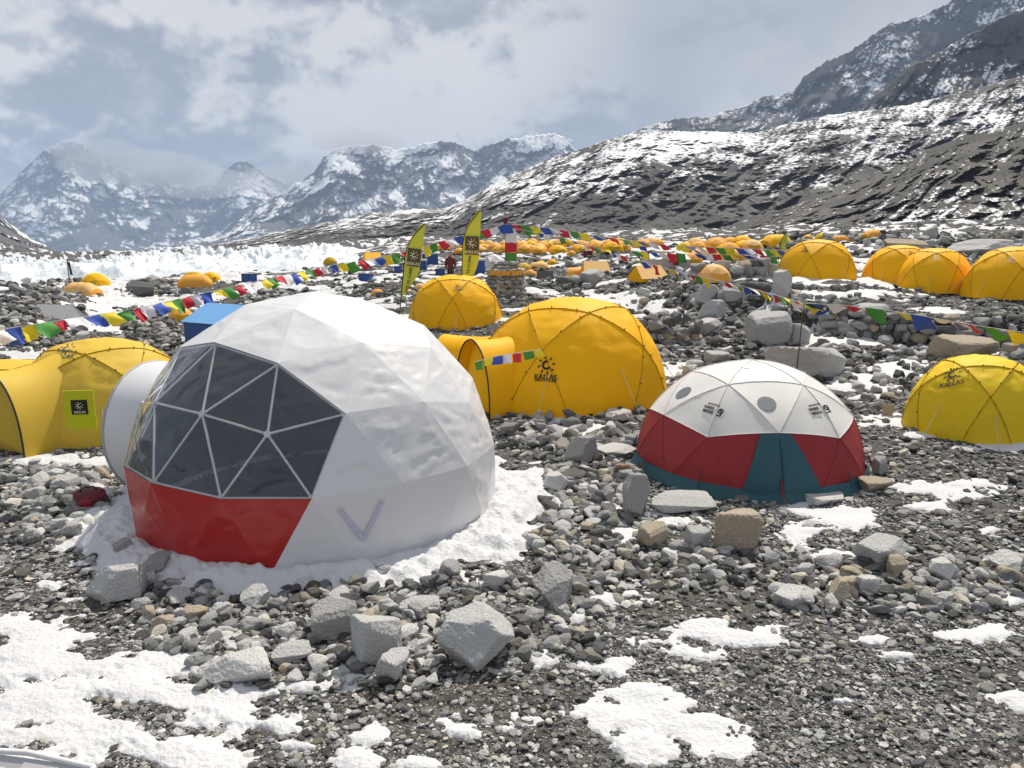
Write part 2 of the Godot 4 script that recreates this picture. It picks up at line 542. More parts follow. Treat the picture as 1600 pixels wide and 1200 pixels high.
func make_gravel() -> void:
	var sets := [[], [], [], [], [], [], [], []]
	var total := 230000
	for k in total:
		var dep := deg_to_rad(rng.randf_range(1.6, 40.0))
		var d := 4.4 / tan(dep)
		if d > 140 or d < 4.6:
			continue
		var az := deg_to_rad(rng.randf_range(-42, 42))
		var x := sin(az) * d
		var z := -cos(az) * d
		var c := cell(x, z)
		var p := 1.9 * pow(rng.randf(), -0.43)
		if p > 13:
			p = rng.randf_range(3, 13)
		if d > 22:
			p *= 0.7
		if c[1] > 0.02 + 0.22 * rng.randf() * rng.randf() * ss(3, 9, p):
			continue
		if Vector2(x - DOME.x, z - DOME.z).length() < 3.0 or Vector2(x - 4.6, z + 14.5).length() < 2.2:
			continue
		if d < 24 and p < 6.5 and n_hill.get_noise_2d(x * 5 + 40, z * 5) > 0.12 and rng.randf() < 0.75:
			continue
		var s := clampf(p * 1.25 * d / F, 0.012, 0.7)
		var b := Basis.from_euler(Vector3(rng.randf_range(-0.4, 0.4), rng.randf() * TAU, rng.randf_range(-0.4, 0.4))) * Basis.from_scale(Vector3(s * rng.randf_range(0.8, 1.5), s * rng.randf_range(0.3, 0.75), s))
		var rise: float = s * rng.randf_range(0.05, 0.28)
		sets[k % 5].append([Transform3D(b, Vector3(x, c[0] + rise, z)), stone_color()])
	# coarser rubble where the photograph shows heaps of it
	for r in [[220, 900, 940, 1030, 900], [300, 1000, 680, 1080, 250], [850, 680, 1010, 840, 350], [840, 840, 1200, 920, 300], [1200, 870, 1600, 960, 300], [0, 740, 170, 850, 300], [790, 640, 1000, 700, 200], [1040, 450, 1350, 600, 500, 0.75], [1330, 500, 1600, 640, 500, 0.75], [960, 490, 1090, 560, 200, 0.7], [1200, 365, 1600, 405, 500, 0.6], [180, 480, 290, 560, 300, 0.6], [0, 440, 130, 540, 600, 0.6], [200, 440, 280, 460, 150, 0.6], [370, 455, 480, 490, 200, 0.6], [800, 400, 1100, 470, 300, 0.5], [520, 400, 660, 480, 300, 0.5]]:
		for k in r[4]:
			var g := on_ground(rng.randf_range(r[0], r[2]), rng.randf_range(r[1], r[3]))
			if Vector2(g.x - DOME.x, g.z - DOME.z).length() < 3.3 or Vector2(g.x - 4.6, g.z + 14.5).length() < 2.45:
				continue
			var c := cell(g.x, g.z)
			if c[1] > 0.42:
				continue
			var s: float = (r[5] if r.size() > 5 else 1.0) * rng.randf_range(9, 14) * pow(rng.randf_range(0.15, 1), -0.45) * depth_of(g) / F
			var b := Basis.from_euler(Vector3(rng.randf_range(-0.5, 0.5), rng.randf() * TAU, rng.randf_range(-0.5, 0.5))) * Basis.from_scale(Vector3(s * rng.randf_range(0.9, 1.5), s * rng.randf_range(0.5, 0.9), s))
			sets[5 + k % 3].append([Transform3D(b, Vector3(g.x, g.y + s * rng.randf_range(0.05, 0.3), g.z)), stone_color()])
	for v in 8:
		var mm := MultiMesh.new()
		mm.transform_format = MultiMesh.TRANSFORM_3D
		mm.use_colors = true
		mm.mesh = pebbles[v] if v < 5 else stones[v - 3]
		mm.instance_count = sets[v].size()
		for k in sets[v].size():
			mm.set_instance_transform(k, sets[v][k][0])
			mm.set_instance_color(k, sets[v][k][1])
		var o := MultiMeshInstance3D.new()
		o.multimesh = mm
		o.material_override = M.stone
		o.name = numbered("gravel" if v < 5 else "rubble")
		o.set_meta("kind", "stuff")
		tag(o, "loose grey gravel and small broken stones covering the moraine" if v < 5 else "heaps of coarse grey rubble round the tents", "gravel" if v < 5 else "rubble", "loose gravel of the moraine" if v < 5 else "coarse rubble of the moraine")
		add_child(o)

# a boulder whose foot is seen at (px, py), wpx wide and hpx high in the photograph
var heroes := []

func nearest_hero(p: Vector3) -> String:
	var best := 1e9
	var out := ""
	for h in heroes:
		var d: float = h[0].distance_to(p)
		if d < best:
			best = d
			out = h[1]
	return out

func boulder(px: float, py: float, wpx: float, hpx: float, kind: int, turn: float, rock: String, label: String, group := "", tilt := 0.0, mesh: Mesh = null) -> void:
	var g := on_ground(px, py)
	var dep := depth_of(g)
	var sl := asin(clampf((EYE.y - g.y) / (g - EYE).length(), 0, 1))
	var w := wpx * dep / F
	var hp := hpx * dep / F
	var h := clampf((hp - 0.55 * w * sin(sl)) / cos(sl), 0.4 * hp, hp)
	var back := Vector3(g.x, 0, g.z).normalized() * w * 0.36
	var at := g + back
	at.y = lerpf(g.y, H(at.x, at.z), 0.5) + h * 0.42
	var o := obj("boulder", mesh if mesh else rocks[kind % rocks.size()], M[rock + "_rock"])
	var b := Basis(Vector3.UP, turn)
	var c := absf(cos(turn))
	var s := absf(sin(turn))
	# scale so that the turned block is w wide as seen
	var sx := w / (c + s * 0.75) * 1.04
	o.transform = Transform3D(Basis(Vector3(0, 0, 1), tilt) * b * Basis.from_scale(Vector3(sx, h * 1.18, sx * 0.75)), at)
	if label.begins_with("@"):
		label = "%s%s%s stone near the %s" % ["tilted " if absf(tilt) > 0.11 else "", "flat " if h < 0.5 * w else "blocky ", label.substr(1), nearest_hero(at)]
		group = "loose stones near the " + nearest_hero(at)
	else:
		var cut := label
		for q in [" with ", " at ", " on ", " before ", " beside ", " in ", " left ", " leaning ", " stuck ", " half ", " below ", " tucked ", " between ", " lying ", " resting ", " wedged", " against ", " behind ", " above ", " under ", " standing", " touching ", ","]:
			cut = cut.split(q)[0]
		heroes.append([at, cut])
	tag(o, label, "boulder" if w > 0.5 else "stone", group)
	if w <= 0.5:
		used["boulder"] -= 1
		o.name = numbered("stone")

func make_boulders() -> void:
	var B := [
		[750, 1062, 160, 115, 0, 0.4, "grey", "big pale grey block with a flat sloping top, overhanging its own shadow"],
		[865, 962, 92, 82, 1, 0.9, "mid", "squat grey boulder with a tan shoulder above a snow tongue"],
		[590, 1050, 90, 95, 2, 0.2, "grey", "upright grey slab leaning among the rubble left of the big block"],
		[617, 1070, 62, 58, 3, 1.2, "grey", "small clean-edged grey cube at the foot of the leaning slab"],
		[520, 1010, 95, 75, 4, 0.6, "mid", "broken grey boulder with a jagged notch in its top"],
		[370, 1082, 130, 70, 5, 0.25, "pale", "long flat pale slab at the edge of the snow"],
		[455, 1045, 75, 42, 6, 0.5, "grey", "flat grey stone beside the long pale slab"],
		[182, 945, 92, 68, 7, 0.1, "grey", "lone grey boulder before the red corner of the white dome"],
		[195, 880, 36, 40, 8, 0.3, "mid", "dark upright stone stuck in the snow bank by the red panel"],
		[255, 893, 50, 34, 9, 1.0, "mid", "purple-grey stone half sunk in the snow bank under the red panel"],
		[400, 955, 62, 42, 1, 0.7, "grey", "pointed grey stone on the lip of the snow bank"],
		[310, 975, 44, 32, 3, 0.4, "tan", "rusty tan stone with a split face in the rubble"],
		[255, 985, 42, 26, 5, 0.1, "tan", "flat yellowish stone in the rubble before the dome"],
		[655, 965, 72, 34, 6, 0.2, "grey", "wedge-shaped grey stone with a straight top edge"],
		[780, 925, 52, 36, 2, 0.8, "pale", "rounded pale stone below the sunlit snow bank"],
		[1163, 868, 108, 82, 2, 0.75, "tan", "large brown-faced boulder with one black side by the red tent"],
		[1090, 862, 46, 44, 3, 0.3, "grey", "grey stone tucked left of the brown-faced boulder"],
		[1018, 860, 60, 46, 4, 0.9, "tan", "tan-topped stone between two tongues of snow"],
		[990, 815, 56, 78, 5, 1.3, "mid", "tall ribbed grey rock at the head of the stone pile"],
		[1060, 808, 110, 44, 6, 0.15, "grey", "long layered rock lying along the skirt of the red tent"],
		[905, 728, 66, 50, 7, 0.4, "mid", "smooth dark grey boulder beside the snow in front of the yellow tent"],
		[960, 718, 72, 26, 8, 0.1, "pale", "flat pale slab resting against the left edge of the red tent"],
		[972, 750, 36, 28, 9, 0.6, "rust", "rust-brown stone on top of the pile by the red tent"],
		[872, 775, 54, 38, 0, 0.5, "pale", "pale tan boulder at the left end of the stone pile"],
		[950, 790, 30, 32, 1, 0.9, "mid", "round grey stone wedged in the pile"],
		[1285, 792, 76, 26, 2, 0.05, "pale", "oblong pale stone against the teal door sill"],
		[1365, 772, 60, 30, 3, 0.2, "tan", "tan oblong stone at the right corner of the red tent"],
		[1372, 745, 30, 34, 4, 0.8, "mid", "dark pointed stone behind the tan oblong one"],
		[1375, 892, 86, 58, 8, 0.1, "grey", "blocky grey boulder with a stepped top beside the snow"],
		[1395, 905, 42, 40, 6, 0.5, "tan", "speckled tan stone leaning on the blocky grey boulder"],
		[1310, 945, 50, 42, 7, 1.1, "tan", "two-toned tan and grey stone on the gravel"],
		[1235, 955, 70, 42, 8, 0.3, "pale", "whitish low stone half sunk in gravel"],
		[1355, 935, 44, 38, 9, 0.7, "pale", "white-topped stone between tan neighbours"],
		[1475, 912, 56, 40, 0, 0.2, "pale", "pale flat-topped stone in the right-hand row"],
		[1570, 905, 70, 46, 1, 0.6, "pale", "large pale stone at the far end of the row"],
		[1270, 597, 152, 66, 2, 0.35, "grey", "huge slanting grey slab behind the red and white tent"],
		[1505, 574, 118, 54, 3, 0.3, "tan", "huge tan and grey slab above the lemon tent"],
		[1195, 545, 90, 62, 4, 0.5, "grey", "large grey boulder in the middle of the rock field"],
		[1100, 485, 52, 40, 5, 0.8, "grey", "pyramid-shaped grey boulder at the back of the rock field"],
		[1145, 482, 50, 34, 6, 0.2, "grey", "smooth grey boulder beside the pyramid-shaped one"],
		[1110, 502, 56, 34, 7, 0.4, "grey", "slanted grey boulder below the pyramid-shaped one"],
		[1105, 525, 46, 28, 8, 0.1, "pale", "flat pale-topped boulder on the left of the rock field"],
		[1180, 470, 60, 26, 9, 0.1, "dark", "dark flat table-like rock under the flag line"],
		[1222, 475, 46, 50, 0, 0.6, "pale", "tall pale block standing under the flag line"],
		[1185, 538, 46, 34, 1, 1.0, "mid", "dark-faced boulder in front of the rock field"],
		[1245, 540, 54, 38, 2, 0.2, "grey", "cleft grey boulder touching the slanting slab"],
		[1120, 572, 46, 26, 3, 0.3, "grey", "striped grey stone behind the white crown of the red tent"],
		[1355, 522, 56, 30, 4, 0.15, "grey", "boat-shaped grey boulder on dark rubble"],
		[1640, 585, 60, 40, 5, 0.5, "grey", "grey boulder behind the lemon tent"],
		[1405, 398, 76, 26, 6, 0.2, "tan", "big brown boulder behind the three yellow tents"],
		[1525, 400, 110, 26, 7, 0.05, "pale", "long pale boulder on the slope behind the tents"],
		[925, 450, 50, 30, 8, 0.4, "grey", "peaked grey boulder on the plain before the orange tents"],
		[890, 448, 46, 18, 9, 0.1, "mid", "low grey boulder beside the peaked one"],
		[1440, 668, 40, 22, 1, 0.3, "mid", "dark stone beside the lemon tent"],
		[1388, 652, 26, 24, 2, 0.9, "tan", "brown stone left of the lemon tent"],
		[848, 655, 26, 18, 3, 0.2, "pale", "pale cube-shaped stone at the foot of the big yellow tent"],
		[965, 655, 42, 18, 4, 0.1, "pale", "flat grey stone at the foot of the big yellow tent"],
		[290, 462, 24, 14, 5, 0.2, "dark", "black rock under the orange tents"],
		[225, 465, 40, 26, 6, 0.4, "dark", "black hump of rock on the snow slope"],
		[85, 832, 46, 24, 7, 0.3, "grey", "wedge of grey stone on the gravel left of the dome"],
		[125, 828, 40, 20, 8, 0.9, "grey", "flat grey stone near the red bag"],
		[80, 702, 36, 14, 9, 0.2, "mid", "flat dark stone below the straw-yellow tent"]]
	for b in B:
		boulder(b[0], b[1], b[2], b[3], b[4], b[5], b[6], b[7])
	# rubble: pixel boxes with how many stones, and how wide they look
	var R := [[230, 905, 900, 1010, 80, 18, 46, "among the rubble below the snow bank"], [300, 1000, 690, 1075, 30, 18, 40, "in the rubble at the snow's edge"], [860, 690, 1000, 830, 40, 16, 36, "in the pile left of the red tent"], [1000, 820, 1200, 900, 22, 14, 30, "beside the brown-faced boulder"], [1200, 880, 1600, 960, 34, 18, 46, "in the row right of the blocky boulder"], [1050, 455, 1340, 600, 46, 14, 40, "in the rock field behind the red tent"], [0, 740, 160, 850, 34, 16, 40, "on the flat left of the dome"], [800, 640, 960, 720, 18, 14, 30, "before the big yellow tent"], [820, 820, 960, 940, 26, 14, 30, "on the gravel right of the dome"], [1340, 510, 1600, 640, 26, 14, 34, "on the rubble below the stone wall"], [800, 430, 1060, 480, 22, 10, 24, "on the plain behind the big yellow tent"], [1200, 370, 1600, 400, 30, 10, 26, "on the slope behind the tents"]]
	var tones := ["grey", "grey", "mid", "mid", "pale", "dark", "tan", "grey"]
	var words := {"grey": "grey", "mid": "dull dark grey", "pale": "pale", "dark": "blackish", "tan": "tan"}
	for r in R:
		for k in r[4]:
			var t: String = tones[rng.randi() % tones.size()]
			var w := lerpf(r[5], r[6], pow(rng.randf(), 1.8))
			boulder(rng.randf_range(r[0], r[2]), rng.randf_range(r[1], r[3]), w, w * rng.randf_range(0.5, 0.85), 0, rng.randf() * PI, t, "@" + words[t], "loose stones " + r[7], rng.randf_range(-0.2, 0.2), stones[rng.randi() % 8])

# ---------------------------------------------------------------- mountains, glacier, sky
func curve(pts: Array, x: float) -> float:
	var k := 0
	while k < pts.size() - 2 and x > pts[k + 1][0]:
		k += 1
	var t := clampf((x - pts[k][0]) / (pts[k + 1][0] - pts[k][0]), 0, 1)
	return lerpf(pts[k][1], pts[k + 1][1], t)

# a mountainside that climbs from base (seen at row base_py, d0 metres off) to its crest (the rows of sky, d1 metres off)
func mountain(called: String, sky: Array, base_py: float, d0: float, d1: float, nx: int, nt: int, relief: float, jag: float, look: Dictionary) -> void:
	var P := PackedVector3Array()
	var C := PackedColorArray()
	var px0: float = sky[0][0]
	var px1: float = sky[-1][0]
	var back := 6
	var off: float = look.seed * 1000.0
	var rock: Color = look.rock
	var rock2: Color = look.rock2
	var snow := Color(0.84, 0.85, 0.87)
	for j in nt + back:
		var t := float(j) / (nt - 1)
		for i in nx:
			var px := lerpf(px0, px1, float(i) / (nx - 1))
			var top := curve(sky, px)
			var u := minf(t, 1.0)
			var p := at_dist(px, lerpf(base_py, top, pow(u, look.get("bend", 1.0))), lerpf(d0, d1, u))
			var k := 1.0 / d1                                   # noise in units of the mountain
			var q := Vector3(p.x * k, p.y * k * 1.5, p.z * k)
			if t > 1:
				var over := (t - 1.0) * nt / back
				var o2 := Vector3(p.x, 0, p.z).normalized()
				p += o2 * over * (d1 - d0) * 0.3
				p.y -= over * (d1 - d0) * 0.25
			var r1 := n_rid.get_noise_2d(q.x * 900 + off, q.z * 900)
			var r2 := n_rid.get_noise_3d(q.x * 3200 + off, q.y * 3200, q.z * 3200)
			var env := sin(PI * clampf(u * 0.94 + 0.03, 0, 1))
			var gully := n_edge.get_noise_2d((px * 0.02 + look.get("lean", 0.0) * u) * 1.5 + off + 0.8 * r1, u * 0.8)
			var push: float = relief * (d1 - d0) * (0.26 * r1 + 0.03 * r2) * env + (d1 - d0) * look.get("carve", 0.06) * gully * env
			p += (p - EYE).normalized() * push * (1.0 if t <= 1 else 0.0)
			p.y += relief * d1 * (0.006 * r1 + 0.002 * r2) * env + jag * d1 * 0.0045 * (n_rid.get_noise_2d(px * 1.4 + off, 5.0) + 0.6 * n_edge.get_noise_2d(px * 0.16 + off, 9.0)) * ss(0.75, 1.0, u)
			P.append(p)
			# snow lies in the hollows of the relief, in patches and in chutes running down the fall line
			var fall: float = px * 0.02 + look.get("lean", 0.0) * u
			var patch_ := n_snow.get_noise_3d(q.x * 90 + off, q.y * 60, q.z * 70)
			var chute := n_edge.get_noise_2d(fall * look.get("chutes", 6.0) + off + 1.2 * patch_, u * 1.6 + patch_)
			var speck := n_edge.get_noise_3d(q.x * look.get("grain", 260.0) + off, q.y * look.get("grain", 260.0) * 0.8, q.z * look.get("grain", 260.0))
			var s: float = look.cover + look.get("rise", 0.0) * (u - 0.5) - 0.9 * r2 * look.get("hollow", 0.5) + chute * look.get("streak", 0.5) + speck * look.get("dust", 0.8) + patch_ * look.get("patches", 1.1)
			if look.has("spots"):
				for e in look.spots:
					var ex: float = (px - e[0]) / e[2]
					var ey: float = (lerpf(base_py, top, pow(u, look.get("bend", 1.0))) - e[1]) / e[3]
					s += e[4] * exp(-(ex * ex + ey * ey))
			var c := rock.lerp(rock2, ss(-0.3, 0.4, n_snow.get_noise_3d(q.x * 60 - off, q.y * 60, q.z * 60) + 0.4 * speck))
			c = c.lerp(snow, ss(-0.06, 0.12, s) * look.get("white", 1.0))
			C.append(c)
	structure(called, grid_mesh(nx, nt + back, P, C), M.mountain)

func make_mountains() -> void:
	mountain("far_massif", [[-160, 340], [0, 305], [30, 275], [60, 245], [85, 228], [110, 222], [130, 228], [150, 243], [180, 258], [215, 268], [250, 262], [275, 285], [300, 300], [335, 282], [370, 255], [385, 253], [420, 280], [460, 292], [520, 320], [620, 345]], 402, 6700, 7600, 340, 110, 1.5, 0.5,
		{"seed": 1, "rock": Color(0.05, 0.049, 0.048), "rock2": Color(0.1, 0.098, 0.094), "cover": 0.2, "grain": 200.0, "hollow": 0.8, "streak": 0.55, "chutes": 3.0, "rise": 0.1, "lean": -0.8})
	mountain("middle_peaks", [[150, 404], [260, 392], [330, 372], [380, 340], [430, 308], [470, 285], [490, 272], [505, 250], [520, 237], [560, 229], [600, 229], [620, 234], [650, 229], [690, 222], [720, 229], [740, 238], [760, 227], [800, 218], [850, 210], [880, 212], [895, 220], [905, 238], [950, 250], [1080, 270]], 396, 3900, 4600, 420, 120, 1.3, 0.7,
		{"seed": 2, "rock": Color(0.05, 0.049, 0.048), "rock2": Color(0.1, 0.098, 0.094), "cover": 0.15, "grain": 240.0, "hollow": 0.7, "streak": 0.55, "chutes": 3.0, "rise": 0.35, "lean": -1.5, "spots": [[660, 240, 40, 12, 0.8]]})
	mountain("left_moraine", [[-200, 250], [0, 340], [40, 368], [80, 390], [130, 400]], 408, 900, 1500, 90, 40, 0.8, 0.6,
		{"seed": 3, "rock": Color(0.05, 0.049, 0.048), "rock2": Color(0.1, 0.098, 0.094), "cover": -0.2, "lean": 2.0})
	mountain("upper_ridge", [[930, 232], [1010, 200], [1050, 190], [1100, 185], [1130, 178], [1180, 160], [1195, 152], [1210, 155], [1240, 145], [1255, 120], [1280, 105], [1330, 80], [1360, 58], [1390, 36], [1420, 32], [1450, 22], [1480, 5], [1520, -20], [1600, -60], [1800, -130]], 290, 2150, 2600, 340, 130, 0.9, 0.8,
		{"seed": 5, "rock": Color(0.03, 0.029, 0.028), "rock2": Color(0.06, 0.058, 0.055), "cover": -0.16, "hollow": 0.6, "streak": 0.45, "chutes": 5.0, "lean": -2.2, "grain": 330.0})
	mountain("rocky_spur", [[1270, 235], [1350, 172], [1380, 140], [1420, 108], [1460, 85], [1500, 62], [1550, 38], [1600, 14], [1800, -70]], 330, 1150, 1400, 220, 120, 0.9, 0.8,
		{"seed": 6, "rock": Color(0.03, 0.029, 0.028), "rock2": Color(0.06, 0.058, 0.055), "cover": -0.2, "hollow": 0.6, "streak": 0.4, "lean": -2.6, "grain": 330.0})
	mountain("snowy_moraine", [[160, 408], [270, 394], [330, 384], [400, 370], [450, 360], [520, 345], [580, 333], [640, 328], [700, 325], [730, 310], [780, 282], [830, 262], [870, 245], [900, 236], [950, 218], [1010, 206], [1060, 206], [1110, 206], [1180, 208], [1240, 192], [1300, 180], [1360, 173], [1420, 165], [1480, 150], [1540, 135], [1600, 118], [1800, 70]], 398, 470, 900, 640, 190, 0.2, 0.35,
		{"seed": 7, "rock": Color(0.036, 0.035, 0.034), "rock2": Color(0.085, 0.08, 0.074), "cover": -0.2, "rise": 0.55, "hollow": 0.5, "streak": 0.65, "chutes": 4.0, "lean": -3.0, "grain": 330.0, "dust": 0.95, "patches": 0.9, "carve": 0.09, "bend": 0.8, "spots": [[1080, 225, 90, 16, 0.9], [980, 240, 60, 20, 0.4], [1450, 200, 160, 30, 0.35], [860, 290, 80, 30, 0.25], [600, 345, 80, 10, 0.3], [700, 365, 120, 14, -0.5], [1100, 340, 260, 34, -0.6]]})
	mountain("scree_slope", [[1020, 384], [1080, 372], [1150, 350], [1250, 318], [1330, 290], [1400, 262], [1450, 235], [1500, 215], [1560, 205], [1600, 190], [1800, 140]], 396, 190, 400, 420, 130, 0.22, 0.5,
		{"seed": 8, "rock": Color(0.042, 0.04, 0.037), "rock2": Color(0.09, 0.083, 0.074), "cover": -0.42, "rise": -0.15, "hollow": 0.25, "streak": 0.75, "chutes": 3.2, "lean": -3.6, "grain": 240.0, "dust": 0.7, "patches": 0.5, "carve": 0.09, "spots": [[1500, 340, 90, 40, 0.3], [1590, 330, 50, 50, 0.25]]})

func make_glacier() -> void:
	var P := PackedVector3Array()
	var nx := 420
	var nr := 130
	for j in nr:
		var d := 82.0 * pow(2.9, float(j) / (nr - 1))
		for i in nx:
			var px := lerpf(-260, 600, float(i) / (nx - 1))
			var p := at_dist(px, 400, d)
			var g := H(p.x, p.z)
			var edge := ss(0, 0.14, float(j) / nr) * ss(600, 500, px)
			var r := 1.0 - absf(n_hill.get_noise_2d(p.x * 1.3 + 70, p.z * 1.1) * 1.9)
			var r2 := 1.0 - absf(n_hill.get_noise_2d(p.x * 2.6 + 20, p.z * 2.3) * 1.9)
			var h := (pow(maxf(r, 0), 1.5) * 5.4 + pow(maxf(r2, 0), 1.5) * 1.5) * (0.5 + 0.42 * ss(90, 190, d)) * (0.75 + 0.7 * n_hill.get_noise_2d(p.x * 0.5, p.z * 0.5))
			p.y = g - 0.6 + (0.3 + h) * edge
			P.append(p)
	structure("glacier", grid_mesh(nx, nr, P, PackedColorArray()), M.ice)

func make_sky() -> Sky:
	var w := 2048
	var h := 1024
	var im := Image.create(w, h, false, Image.FORMAT_RGB8)
	im.fill(Color8(188, 197, 208))
	var a := FastNoiseLite.new()
	a.seed = 12
	a.frequency = 1.0
	a.fractal_octaves = 5
	var b := FastNoiseLite.new()
	b.seed = 40
	b.frequency = 1.0
	b.fractal_octaves = 6
	b.fractal_gain = 0.55
	b.domain_warp_enabled = true
	b.domain_warp_amplitude = 0.25
	b.domain_warp_frequency = 2.0
	for y in range(0, h / 2 + 4):
		var el := PI / 2 - PI * (y + 0.5) / h
		var step := 1 if el < 0.7 else 4
		var c := Color.WHITE
		for x in w:
			if x % step == 0:
				var az := TAU * (x + 0.5) / w       # 0 is straight ahead (-z), a quarter turn is +x
				var v := Vector3(sin(az) * cos(el), sin(el) * 1.7, -cos(az) * cos(el))
				var soft := a.get_noise_3dv(v * 1.7)
				var base := Color8(184, 192, 203).lerp(Color8(222, 223, 226), ss(-0.3, 0.35, soft + 0.25 * a.get_noise_3dv(v * 5.0)))
				# heaped cloud banks, standing round the horizon where the broad noise is low
				var bank := 0.5 * a.get_noise_3dv(Vector3(v.x, v.y * 0.5, v.z) * 1.1 + Vector3(3.1, 0, 1.7)) + 0.42 * cos(3.0 * (az + 0.52))
				var puff := b.get_noise_3dv(v * 3.2 + Vector3(7, 0, 0))
				var heap := ss(-0.3, 0.35, bank + 0.1) * ss(0.55, 0.15, el)
				var lit := ss(-0.1, 0.26, puff + 0.35 * b.get_noise_3dv(v * 9.0))
				c = base.lerp(Color8(168, 178, 193).lerp(Color8(250, 249, 247), lit), heap * ss(-0.4, -0.05, puff))
			im.set_pixel(x, y, c)
	var m := PanoramaSkyMaterial.new()
	m.panorama = ImageTexture.create_from_image(im)
	var s := Sky.new()
	s.sky_material = m
	return s

func make_clouds() -> void:
	var k := 0
	for e in [[215, 262, 6400, 560, 130], [300, 285, 6300, 480, 120], [150, 236, 6500, 330, 90], [455, 282, 5200, 330, 110], [560, 222, 4300, 260, 60]]:
		var f := FogVolume.new()
		f.shape = RenderingServer.FOG_VOLUME_SHAPE_ELLIPSOID
		f.size = Vector3(e[3] * 2, e[4] * 2, e[3] * 1.4)
		var m := FogMaterial.new()
		m.density = 0.002
		m.albedo = Color(0.97, 0.97, 0.98)
		f.material = m
		f.name = numbered("cloud")
		add_child(f)
		f.position = at_dist(e[0], e[1], e[2])
		f.set_meta("kind", "structure")
		k += 1

# ---------------------------------------------------------------- tents
func dome_geo(freq: int, ymin: float) -> Dictionary:
	var d := ico(freq)
	var f := []
	var edges := {}
	for t in d.f:
		if d.v[t[0]].y > ymin and d.v[t[1]].y > ymin and d.v[t[2]].y > ymin:
			f.append(t)
			for k in 3:
				var a: int = mini(t[k], t[(k + 1) % 3])
				var b: int = maxi(t[k], t[(k + 1) % 3])
				edges["%d_%d" % [a, b]] = [a, b]
	if ymin < -0.1:
		for k in d.v.size():
			if d.v[k].y < -0.1:
				d.v[k].y = -0.187
	return {"v": d.v, "f": f, "e": edges.values()}

func skin_at(A: Vector3, B: Vector3, C: Vector3, a: float, b: float, c: float, T: Dictionary) -> Vector3:
	var flat := A * a + B * b + C * c
	var p := flat.lerp(flat.normalized() * (A.length() * a + B.length() * b + C.length() * c), T.bulge)
	var e: float = 1.0 - float(T.sag) * 27.0 * a * b * c
	p = Vector3(p.x * e, p.y * e, p.z * e)
	if T.has("power"):      # steeper flanks than a ball
		p.y = signf(p.y) * pow(absf(p.y), T.power)
	return p * T.S

func facet(st: SurfaceTool, A: Vector3, B: Vector3, C: Vector3, n: int, T: Dictionary, group: int) -> void:
	st.set_smooth_group(group)
	var P := []
	var face := (B - A).cross(C - A).normalized()
	if face.dot(A) < 0:
		face = -face
	for i in n + 1:
		for j in n + 1 - i:
			var b := float(i) / n
			var c := float(j) / n
			var a := 1.0 - b - c
			var p := skin_at(A, B, C, a, b, c, T)
			if T.wrinkle > 0:
				var inside := minf(1.0, minf(a, minf(b, c)) * 6.0)
				var c1 := pow(1.0 - absf(n_cloth.get_noise_3d(p.x * 0.32 + p.y * 0.5, p.y * 0.75 - p.x * 0.2, p.z * 0.32)), 7.0)
				var c2 := pow(1.0 - absf(n_cloth.get_noise_3d(p.x * 0.5 - p.y * 0.6 + 7.0, p.y * 1.1, p.z * 0.6)), 9.0)
				p += face * T.wrinkle * inside * (c1 - 0.8 * c2 + 0.8 * n_cloth.get_noise_3d(p.x * 0.3, p.y * 0.5, p.z * 0.3))
			P.append(p)
	var at := func(i: int, j: int) -> Vector3: return P[i * (n + 1) - i * (i - 1) / 2 + j]
	for i in n:
		for j in n - i:
			for v in [at.call(i, j), at.call(i + 1, j), at.call(i, j + 1)]:
				st.add_vertex(v)
			if i + j < n - 1:
				for v in [at.call(i + 1, j), at.call(i + 1, j + 1), at.call(i, j + 1)]:
					st.add_vertex(v)

